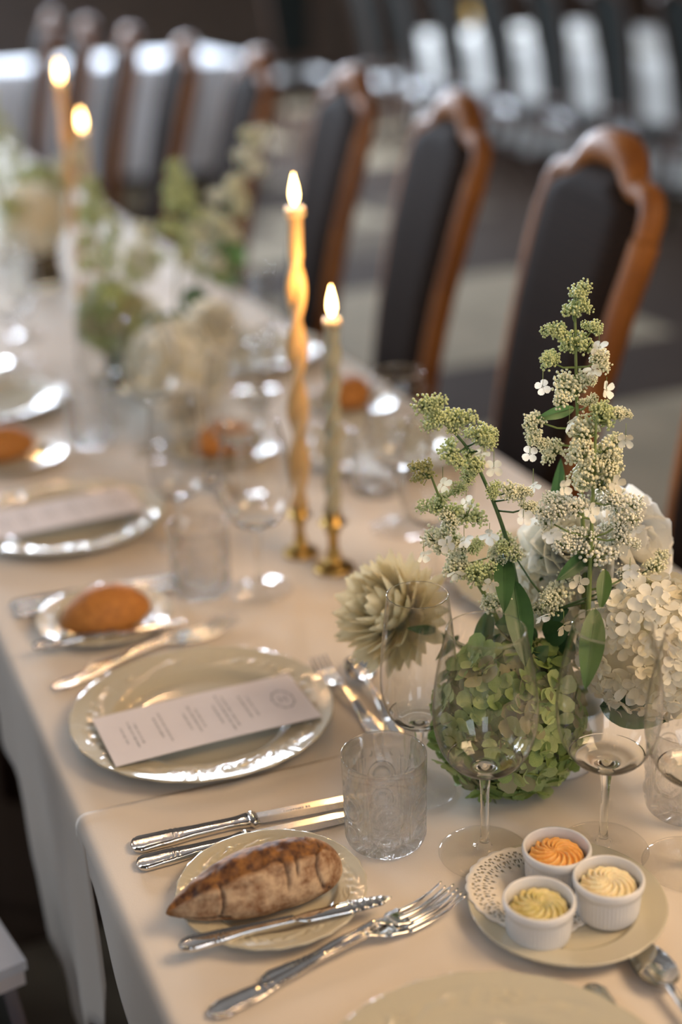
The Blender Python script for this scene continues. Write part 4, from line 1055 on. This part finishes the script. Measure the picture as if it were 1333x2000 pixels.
CL_B = [(0.6760, 1.0312, 1.1142, 0.0117), (0.6592, 1.0354, 1.1015, 0.0127), (0.6886, 1.0267, 1.1175, 0.0069), (0.6543, 1.0337, 1.0846, 0.0127), (0.6775, 1.0247, 1.0876, 0.0117), (0.6619, 1.0270, 1.0691, 0.0137), (0.6818, 1.0199, 1.0741, 0.0098), (0.6698, 1.0210, 1.0573, 0.0137), (0.6827, 1.0117, 1.0396, 0.0117), (0.6467, 1.0257, 1.0350, 0.0117), (0.6362, 1.0305, 1.0374, 0.0108), (0.6848, 1.0065, 1.0202, 0.0117), (0.6611, 1.0098, 0.9919, 0.0137), (0.6855, 1.0031, 1.0066, 0.0098), (0.6226, 1.0332, 1.0243, 0.0098), (0.6336, 1.0246, 1.0064, 0.0108), (0.6902, 0.9936, 0.9732, 0.0078), (0.6572, 1.0155, 1.0095, 0.0088)]
CL_C = [(0.5205, 1.0769, 1.1375, 0.0108), (0.5339, 1.0706, 1.1253, 0.0117), (0.5461, 1.0654, 1.1249, 0.0108), (0.5666, 1.0561, 1.1105, 0.0108), (0.5401, 1.0663, 1.0937, 0.0108), (0.5625, 1.0562, 1.0830, 0.0098), (0.5734, 1.0528, 1.1023, 0.0078), (0.5551, 1.0584, 1.0693, 0.0069), (0.5901, 1.0429, 1.0560, 0.0098), (0.6006, 1.0384, 1.0556, 0.0069), (0.6057, 1.0352, 1.0394, 0.0069), (0.5759, 1.0487, 1.0546, 0.0069)]
CL_D = [(0.5269, 1.0871, 1.0687, 0.0098), (0.5532, 1.0755, 1.0534, 0.0069), (0.5351, 1.0825, 1.0375, 0.0098), (0.5619, 1.0709, 1.0282, 0.0137), (0.5474, 1.0768, 1.0246, 0.0108), (0.5308, 1.0832, 1.0062, 0.0117), (0.5506, 1.0745, 0.9993, 0.0098), (0.5940, 1.0562, 0.9956, 0.0108), (0.5650, 1.0683, 0.9945, 0.0078), (0.5484, 1.0746, 0.9803, 0.0098), (0.5681, 1.0658, 0.9689, 0.0108), (0.5830, 1.0602, 0.9833, 0.0069)]
CL_E = [(0.5641, 1.0606, 0.9717, 0.0122), (0.5466, 1.0696, 0.9757, 0.0110), (0.5962, 1.0584, 0.9958, 0.0110), (0.6315, 1.0249, 0.9533, 0.0147), (0.6250, 1.0231, 0.9431, 0.0110), (0.7037, 0.9987, 0.9599, 0.0122), (0.5752, 1.0446, 0.9461, 0.0110), (0.7199, 0.9979, 0.9731, 0.0098)]
FL_A = [(0.6852, 1.0402, 1.1372), (0.6533, 1.0496, 1.1083), (0.6191, 1.0600, 1.0811), (0.6326, 1.0629, 1.1419), (0.6745, 1.0473, 1.1558), (0.6804, 1.0476, 1.1765), (0.6202, 1.0551, 1.0514)]
FL_B = [(0.6770, 0.9944, 1.1054), (0.6198, 1.0014, 1.0692), (0.6373, 0.9847, 1.0478), (0.6717, 0.9641, 1.0327), (0.6603, 0.9540, 1.0001), (0.6023, 0.9918, 1.0317), (0.6624, 0.9846, 1.0703)]
FL_C = [(0.5732, 1.0441, 1.0810), (0.5897, 1.0187, 1.0392), (0.5651, 1.0531, 1.0937)]
FL_D = [(0.5420, 1.0831, 1.0570), (0.5146, 1.0680, 0.9984), (0.5731, 1.0506, 1.0127), (0.5359, 1.0630, 1.0068), (0.5509, 1.0583, 1.0098), (0.5385, 1.0511, 0.9823), (0.5587, 1.0691, 1.0411)]
FL_E = [(0.5612, 1.0268, 0.9763), (0.6355, 0.9957, 0.9744), (0.5992, 0.9986, 0.9477), (0.6155, 0.9882, 0.9392)]
ST_A = [(0.6642, 1.0434, 0.8587), (0.6760, 1.0487, 0.9366), (0.6761, 1.0581, 1.0127), (0.6670, 1.0585, 1.1155), (0.6675, 1.0701, 1.2246)]
ST_B = [(0.6477, 0.9998, 0.8842), (0.6504, 1.0019, 0.9465), (0.6597, 1.0160, 1.0415), (0.6667, 1.0259, 1.1251)]
ST_C = [(0.6224, 1.0448, 0.8515), (0.6107, 1.0457, 0.8981), (0.6025, 1.0527, 0.9614), (0.5904, 1.0566, 1.0144), (0.5720, 1.0626, 1.0661), (0.5514, 1.0631, 1.1037), (0.5213, 1.0782, 1.1376)]
ST_D = [(0.6030, 1.0510, 0.8754), (0.5809, 1.0622, 0.9353), (0.5632, 1.0753, 0.9761), (0.5458, 1.0775, 1.0203), (0.5294, 1.0806, 1.0675)]
def tone_a(q, rr): return 'g' if q > 0.62 or rr.random() < 0.15 else 'c'
def tone_b(q, rr): return 'w' if q < 0.5 else ('c' if rr.random() < 0.8 else 'g')
def tone_c(q, rr): return 'g' if q > 0.35 else ('c' if rr.random() < 0.6 else 'g')
def tone_d(q, rr): return 'o' if q > 0.92 else ('g' if rr.random() < 0.4 else 'c')
PA = panicle(ST_A, CL_A, FL_A, 'tallest upright panicle hydrangea with hanging white florets, before the first chair', G1, tone_a, M_STEM,
  [((0.6707, 1.0687, 1.1144), (0.6284, 1.0610, 1.1136), 0.0058, P_LEAF2), ((0.6644, 1.0885, 0.9876), (0.6669, 1.0820, 1.0578), 0.0078, P_LEAF), ((0.6435, 1.0748, 0.9379), (0.6585, 1.0785, 0.9872), 0.0078, P_LEAF2), ((0.6285, 1.0484, 0.9202), (0.6415, 1.0243, 0.9333), 0.0112, P_LEAF)], 1)
PB = panicle(ST_B, [(x, y, z, r_ * 1.12) for x, y, z, r_ in CL_B], FL_B, 'dense creamy panicle hydrangea just in front of the tallest one', G1, tone_b, M_STEM,
  [((0.6345, 0.9666, 0.9632), (0.6003, 0.9214, 0.9140), 0.0115, P_LEAF2), ((0.6578, 1.0184, 0.9901), (0.6197, 1.0039, 0.9783), 0.0075, P_LEAF), ((0.6597, 0.9910, 0.9855), (0.6400, 0.9643, 0.9630), 0.0070, P_LEAF2), ((0.6729, 1.0498, 0.9637), (0.6816, 1.0293, 0.9808), 0.0063, P_LEAF2)], 2)
PC = panicle(ST_C, CL_C, FL_C, 'green panicle hydrangea arching to the left over the wine glasses', G1, tone_c, M_STEM_D,
  [((0.5955, 1.0453, 0.9660), (0.5694, 0.9741, 0.9210), 0.0130, P_LEAF), ((0.5958, 1.0654, 0.9839), (0.5614, 0.9983, 0.9678), 0.0099, P_LEAF), ((0.5923, 1.0131, 0.8911), (0.6153, 1.0113, 0.9079), 0.0090, P_LEAF), ((0.6013, 1.0550, 0.9601), (0.5961, 1.0497, 0.8968), 0.0090, P_LEAF), ((0.6172, 1.0392, 0.9021), (0.5855, 1.0181, 0.9127), 0.013, P_LEAF), ((0.6119, 1.0444, 0.9179), (0.5781, 1.0444, 0.9232), 0.012, P_LEAF), ((0.6224, 1.0339, 0.9074), (0.6330, 1.0075, 0.9232), 0.013, P_LEAF)], 3)
PD = panicle(ST_D, CL_D + CL_E[:2], FL_D, 'short panicle hydrangea with an olive tip at the left of the arrangement', G1, tone_d, M_STEM,
  [((0.5891, 1.0773, 0.9214), (0.5582, 1.0497, 0.8868), 0.0090, P_LEAF)], 4)
PE = panicle([(0.6330, 1.0444, 0.8335), (0.6309, 1.0392, 0.8968), (0.6298, 1.0286, 0.9338)], CL_E[2:], FL_E, 'low cream panicle clusters nestled above the green hydrangea', G1, lambda q, rr: 'c', M_STEM_D,
  [((0.6224, 1.0444, 0.8968), (0.5908, 1.0339, 0.9127), 0.0120, P_LEAF), ((0.6330, 1.0392, 0.8968), (0.6435, 1.0075, 0.8916), 0.0130, P_LEAF), ((0.6119, 1.0497, 0.8916), (0.5750, 1.0550, 0.9021), 0.0110, P_LEAF)], 5)

# far arrangements: looser flowers of the same kinds, each in a vase
def far_set(cx, cy, spec, group):
    for (src, off, rz, label) in spec:
        c = dup(src, (cx + off[0], cy + off[1], ZF + off[2]), label, rz, group)
G2 = 'blurred flowers of the middle arrangements'
# light versions with fewer parts
LG = mophead((0.560, 2.42, 0.905), 0.055, FLG, 70, 0.017, 'blurred green hydrangea at the left of the middle arrangement', G2, (0.60, 2.5, 0.80), (1, 1, 1), P_GREEN2, 14)
LW = mophead((0.627, 2.250, 0.850), 0.072, FLW, 110, 0.016, 'big blurred white hydrangea in the middle arrangement, lowest of the blooms', G2, (0.66, 2.36, 0.78), (1.1, 1, 1.05), P_WHITE, 15)
def gen_clusters(path, n, rmax, seed):
    rr = random.Random(seed); out = []; P = smooth_path(path, 6)
    for k in range(n):
        q = 0.35 + 0.65 * (k + 0.5) / n; p = P[min(len(P) - 1, int(q * (len(P) - 1)))]; sp = lerp(0.042, 0.006, (q - 0.35) / 0.65); a = k * 2.4
        out.append((p.x + sp * math.cos(a), p.y + sp * math.sin(a), p.z, rmax * lerp(1.15, 0.8, q)))
    return out
def far_panicle(path, label, seed, tone, n=9, lv=()):
    return panicle(path, gen_clusters(path, n + 3, 0.019, seed), [], label, G2, tone, M_STEM, lv, seed, extra=2)
GT = lambda q, rr: 'g'
CT = lambda q, rr: rr.choice('cw')
V1 = (0.660, 2.42)
far_panicle([(0.68, 2.44, 0.80), (0.74, 2.46, 0.95), (0.82, 2.48, 1.08), (0.88, 2.50, 1.20)], 'blurred panicle leaning right and reaching up before the far chairs', 31, CT, 16,
  [((0.76, 2.46, 0.98), (0.80, 2.42, 0.93), 0.028, P_LEAF2), ((0.78, 2.46, 1.00), (0.82, 2.43, 0.97), 0.024, P_LEAF2), ((0.72, 2.44, 0.90), (0.76, 2.38, 0.88), 0.026, P_LEAF2), ((0.71, 2.44, 0.88), (0.66, 2.36, 0.90), 0.024, P_LEAF2)])
far_panicle([(0.68, 2.44, 0.80), (0.71, 2.50, 0.95), (0.74, 2.55, 1.06), (0.75, 2.60, 1.13)], 'blurred green panicle standing left of the leaning one', 32, GT, 10,
  [((0.69, 2.42, 0.86), (0.62, 2.36, 0.91), 0.024, P_LEAF2), ((0.70, 2.45, 0.92), (0.74, 2.40, 0.91), 0.022, P_LEAF)])
far_panicle([(0.60, 2.52, 0.80), (0.59, 2.54, 0.95), (0.585, 2.56, 1.04), (0.58, 2.58, 1.12)], 'blurred yellow green panicle above the smoked glass vase', 33, GT, 10,
  [((0.59, 2.52, 0.88), (0.53, 2.44, 0.87), 0.026, P_LEAF), ((0.60, 2.50, 0.88), (0.63, 2.40, 0.87), 0.024, P_LEAF), ((0.59, 2.5, 0.84), (0.585, 2.42, 0.79), 0.028, P_LEAF)])
far_panicle([(0.60, 2.52, 0.80), (0.64, 2.55, 0.93), (0.68, 2.58, 1.03)], 'blurred cream panicle between the vase and the tall background candles', 34, CT, 10)
for (x, y, lb, s) in [(0.598, 2.51, 'smoked glass vase under the yellow green panicle', 1.0), (0.64, 3.40, 'smoked glass vase of the farthest arrangement', 1.1)]:
    m = MB(); m.lathe([(0.0005, 0), (0.038, 0), (0.040, 0.004), (0.034, 0.05), (0.040, 0.10), (0.048, 0.13), (0.046, 0.131), (0.037, 0.10), (0.031, 0.05), (0.034, 0.008), (0.0005, 0.006)], 40)
    o = m.build('glass_vase', M_SMOKE, None, (x, y, ZF)); tag(o, lb, 'vase'); o.scale = (s, s, s)
m = MB(); m.lathe([(0.0005, 0.0), (0.047, 0.0), (0.051, 0.003), (0.055, 0.062), (0.0565, 0.066), (0.0545, 0.068), (0.052, 0.064), (0.050, 0.01), (0.0005, 0.008)], 40)
tag(m.build('flower_pot', M_POT, None, (0.690, 2.420, ZF)), 'blurred white pot under the leaning far panicles', 'pot')
G3 = 'blurred flowers of the farthest arrangement'
for (src, loc, rz, lb) in [(LW, (0.60, 3.30, 0.93), 1.0, 'blurred white hydrangea at the far left before the pale table'), (LG, (0.66, 3.48, 0.96), 2.0, 'blurred green hydrangea at the far left of the picture')]:
    dup(src, loc, lb, rz, G3)
far_panicle([(0.64, 3.40, 0.80), (0.60, 3.42, 0.98), (0.57, 3.44, 1.10), (0.55, 3.46, 1.22)], 'tall blurred yellow green panicle rising at the left edge', 35, GT, 12)['group'] = G3
far_panicle([(0.64, 3.40, 0.80), (0.70, 3.42, 0.96), (0.76, 3.44, 1.06)], 'blurred cream panicle right of the tall one at the left edge', 36, CT, 10)['group'] = G3
far_panicle([(0.64, 3.40, 0.80), (0.58, 3.30, 0.92), (0.53, 3.20, 1.00)], 'blurred panicle drooping towards the camera at the left edge', 37, GT, 10)['group'] = G3
# small cream roses low beside the white hydrangea
dahlia((0.600, 2.13, 0.815), (-0.2, -0.7, 0.6), 0.045, 'small blurred cream rose under the big far white hydrangea', G2, (0.65, 2.3, 0.79), ROSE, P_PURE, name='rose', wid=0.42, seed=12, cupc=0.9)
dahlia((0.700, 2.28, 0.900), (0.2, -0.7, 0.6), 0.050, 'blurred white rose right of the far white hydrangea', G2, (0.68, 2.38, 0.80), ROSE, P_WHITE, name='rose', wid=0.42, seed=13, cupc=0.9)

# ------------------------------------------------------------------ chairs (local frame: seat towards -X, back at x = 0)
def chair_parts(cane_mat, frame_mat):
    parts = []; subs = {}
    def bx(z): return 0.20 * (z - 0.70) + 0.0 - (0.03 * math.sin(max(0, min(1, (z - 0.45) / 0.8)) * PI))
    prof = [(0.44, 0.150), (0.55, 0.142), (0.70, 0.147), (0.85, 0.160), (1.00, 0.174), (1.06, 0.180), (1.10, 0.181)]
    side = [(y, z) for z, y in prof]
    top = [(0.179, 1.130), (0.166, 1.152), (0.143, 1.160), (0.118, 1.160), (0.095, 1.171), (0.070, 1.191), (0.045, 1.203), (0.0, 1.207)]
    def pt(y, z): return (bx(z), y, z)
    for s in (-1, 1):
        m = MB(); P = smooth_path([pt(s * y, z) for y, z in side], 4)
        m.tube([tuple(p) for p in P], 0.0215, 10, flat=1.0); parts.append(('back_post', m.mesh('back_post', frame_mat)))
    full = [side[-1]] + top; loop = [pt(-y, z) for y, z in full] + [pt(y, z) for y, z in reversed(full[:-1])]
    P = smooth_path(loop, 4); n = len(P)
    m = MB(); m.tube([tuple(p) for p in P], [0.019 + 0.010 * math.exp(-(((k / (n - 1)) - 0.5) / 0.16) ** 2) for k in range(n)], 10)
    for k in range(-2, 3): m.ball((bx(1.205) - 0.010, k * 0.015, 1.206 - 0.002 * k * k), 0.014 - 0.002 * abs(k), 8, 6, (0.8, 1, 1.1))
    parts.append(('crest_rail', m.mesh('crest_rail', frame_mat)))
    m = MB(); m.tube([pt(-0.142, 0.56), pt(0, 0.548), pt(0.142, 0.56)], 0.018, 8); parts.append(('lower_rail', m.mesh('lower_rail', frame_mat)))
    # woven panel
    def half_w(z):
        if z <= 1.10: return interp(prof, z)
        tt = sorted([(zz, yy) for yy, zz in full]); return max(0.0, interp(tt, z))
    m = MB(); zz = [0.56 + 0.685 * k / 30 for k in range(31)]
    def pan(off):
        def f(u, v):
            z = 0.56 + 0.620 * u; w = half_w(z + 0.012) + 0.006; return (bx(z) + off * (1 if abs(2 * v - 1) < 0.99 and 0.01 < u < 0.99 else 0.35), lerp(-w, w, v), z)
        return f
    m.grid(pan(0.006), 30, 8); g = pan(-0.030); m.grid(lambda u, v: g(u, 1 - v), 30, 8); parts.append(('cane_back', m.mesh('cane_back', cane_mat)))
    # seat
    m = MB(); m.box((-0.235, 0, 0.425), (0.225, 0.225, 0.022)); parts.append(('seat_frame', m.mesh('seat_frame', frame_mat, smooth=False)))
    m = MB()
    def st(u, v):
        x = -0.445 + 0.42 * u; y = 0.210 * (2 * v - 1); e = (1 - (2 * u - 1) ** 4) * (1 - (2 * v - 1) ** 4); return (x, y, 0.447 + 0.035 * e ** 0.5)
    m.grid(lambda u, v: st(v, u), 12, 12); parts.append(('seat', m.mesh('seat', M_LEATHER)))
    for s in (-1, 1):
        m = MB(); m.tube(smooth_path([(-0.43, s * 0.205, 0.42), (-0.445, s * 0.215, 0.30), (-0.425, s * 0.205, 0.12), (-0.44, s * 0.212, 0.012), (-0.45, s * 0.214, 0.0)], 4), [0.026, 0.026, 0.025, 0.023, 0.021, 0.02, 0.018, 0.017, 0.016, 0.015, 0.015, 0.015, 0.016, 0.018, 0.02, 0.022, 0.022], 10); parts.append(('leg', m.mesh('leg', frame_mat)))
        m = MB(); m.tube(smooth_path([(bx(0.45), s * 0.150, 0.46), (0.0, s * 0.155, 0.25), (0.06, s * 0.16, 0.0)], 4), 0.018, 8); parts.append(('leg', m.mesh('leg', frame_mat)))
    m = MB(); m.tube([(-0.43, -0.2, 0.16), (-0.21, 0, 0.16), (0.01, -0.19, 0.16)], 0.011, 8); m.tube([(-0.43, 0.2, 0.16), (-0.21, 0, 0.16), (0.01, 0.19, 0.16)], 0.011, 8); parts.append(('stretcher', m.mesh('stretcher', frame_mat)))
    return parts
CH = chair_parts(M_CANE, M_WOOD); CHB = chair_parts(M_BLACK, M_DARKWOOD)
def chair(parts, x, y, rz, label, group):
    t = thing('dining_chair', (x, y, 0), label, 'chair', group, rz)
    for nm, me in parts: put(nm, me, t)
    return t
CG = 'cane backed chairs along the right side of the table'
LB = ['cane backed walnut chair cut by the right edge, nearest the camera', 'first whole cane backed walnut chair behind the tall panicle', 'second whole walnut chair from the right with cane back', 'third whole walnut chair from the right behind the tall candle',
      'fourth walnut chair from the right, beyond the leaning far panicle', 'blurred fifth chair from the right against the pale table', 'blurred sixth chair from the right against the pale table', 'blurred seventh chair from the right behind the background candles', 'farthest chair of the row at the left edge']
for k in range(9):
    x = [1.125, 1.130, 1.185, 1.235, 1.240, 1.23, 1.22, 1.22, 1.22][k]
    chair(CH, x, [1.355, 1.875, 2.490, 3.11, 3.76, 4.38, 5.00, 5.62, 6.24][k], [-0.10, -0.15, -0.14, -0.12, -0.10, -0.08, -0.10, -0.08, -0.08][k], LB[k], CG)
CHL = chair_parts(M_CANE, M_MAHOG)
CL_ = 'chairs pushed back on the left side of the table'
for k, y in enumerate((1.29, 1.93)):
    chair(CHL, -0.335, y, PI, ['dark leather seated chair under the hanging cloth corner at the left', 'dark leather seated chair beyond the first at the left edge'][k], CL_)
# pale booklet lying on the left chair seat
t = thing('keepsake_box', (0.005, 1.335, 0.484), 'pale box with printed green leaves on the chair seat, bottom left corner', 'box', rz=R(10))
m = MB(); m.box((0, 0, 0.010), (0.115, 0.080, 0.010)); m.build('base', M_PAPER, t, smooth=False)
m = MB(); m.box((0, 0, 0.026), (0.118, 0.083, 0.006)); m.build('lid', M_CLOTH2, t, smooth=False)
m = MB()
for k in range(7):
    a = k * 0.9; cx, cy = 0.06 + 0.02 * math.cos(a), 0.02 + 0.03 * math.sin(a)
    vs = [(cx + 0.018 * math.cos(a) * q - 0.006 * math.sin(a) * w, cy + 0.018 * math.sin(a) * q + 0.006 * math.cos(a) * w, 0.0323) for q, w in ((-1, 0), (0, -1), (1, 0), (0, 1))]
    m.add(vs, [(0, 1, 2, 3)])
m.build('printed_leaves', P_LEAF2, t, smooth=False)

# ------------------------------------------------------------------ second long table, head table, their chairs
def far_table(x0, x1, y0, y1, label, lab2, cm, zb=0.10):
    cx, cy = (x0 + x1) / 2, (y0 + y1) / 2
    t = thing('banquet_table', (cx, cy, 0), label, 'table'); hx, hy = (x1 - x0) / 2, (y1 - y0) / 2
    m = MB(); m.box((0, 0, 0.725), (hx - 0.01, hy - 0.01, 0.018)); m.build('tabletop', M_DARKWOOD, t, smooth=False)
    for sx in (-1, 1):
        for sy in (-1, 1):
            m = MB(); m.tube([(sx * (hx - 0.1), sy * (hy - 0.1), 0), (sx * (hx - 0.1), sy * (hy - 0.1), 0.72)], 0.03, 8); m.build('leg', M_DARKWOOD, t)
    m = MB(); per = []
    nx, ny = max(8, int((x1 - x0) * 14)), max(8, int((y1 - y0) * 14))
    for k in range(nx): per.append((lerp(x0, x1, k / nx), y0, 0, -1))
    for k in range(ny): per.append((x1, lerp(y0, y1, k / ny), 1, 0))
    for k in range(nx): per.append((lerp(x1, x0, k / nx), y1, 0, 1))
    for k in range(ny): per.append((x0, lerp(y1, y0, k / ny), -1, 0))
    rings = []
    for q in range(7):
        z = lerp(zb, 0.748, q / 6); a = (1 - q / 6)
        rings.append([(x + nx_ * (0.006 + 0.025 * a * (1 + math.sin(k * 0.8))), y + ny_ * (0.006 + 0.025 * a * (1 + math.sin(k * 0.8))), z) for k, (x, y, nx_, ny_) in enumerate(per)])
    m.rings(rings, (False, True)); tag(m.build('tablecloth', cm), lab2, 'tablecloth')
far_table(4.85, 6.35, 4.2, 10.2, 'second long banquet table at the upper right under a pale cloth', 'pale cloth of the second long table behind dark chairs, upper right', M_CLOTH_DIM)
far_table(0.2, 3.15, 8.9, 10.0, 'head table across the far left end of the room', 'bluish white cloth of the head table seen between the far chairs', M_CLOTH2)
CG2 = 'dark chairs along the near side of the second table'
OR2 = ['first', 'second', 'third', 'fourth', 'fifth', 'sixth', 'seventh', 'eighth']
for k in range(8):
    y = 5.35 + 0.64 * k
    chair(CHB, 4.34, y, PI, '%s dark chair of the second table, counted from the right edge' % OR2[k], CG2)
chair(CHB, 4.20, 11.0, R(80), 'black chair alone at the top centre, left of two', 'black chairs at the end of the room')
chair(CHB, 4.98, 11.05, R(95), 'black chair alone at the top centre, right of two', 'black chairs at the end of the room')
# tableware glimpsed on the second table
for k in range(6):
    y = 5.6 + 0.7 * k
    plate(dinner_me, 'dinner_plate', 5.15, y, 0.7485, 'pale plate number %s from the right on the second table at the top' % OR2[k].replace('first', 'one').replace('second', 'two').replace('third', 'three').replace('fourth', 'four').replace('fifth', 'five').replace('sixth', 'six'))
yv = 9.3
t = thing('flower_bunch', (5.2, 9.75, 0.75), 'small yellow flower bunch on the far end of the second table', 'flower')
m = MB(); m.lathe([(0.001, 0), (0.04, 0), (0.05, 0.08), (0.045, 0.1), (0.001, 0.1)], 20); m.build('vase', M_POT, t)
m = MB(); rr = random.Random(4)
for k in range(40): m.ball((rr.uniform(-0.09, 0.09), rr.uniform(-0.09, 0.09), 0.14 + rr.uniform(-0.04, 0.08)), 0.02, 6, 4)
m.build('blossoms', mat('yellow_blossom', (0.65, 0.42, 0.08), 0.6), t)['kind'] = 'stuff'
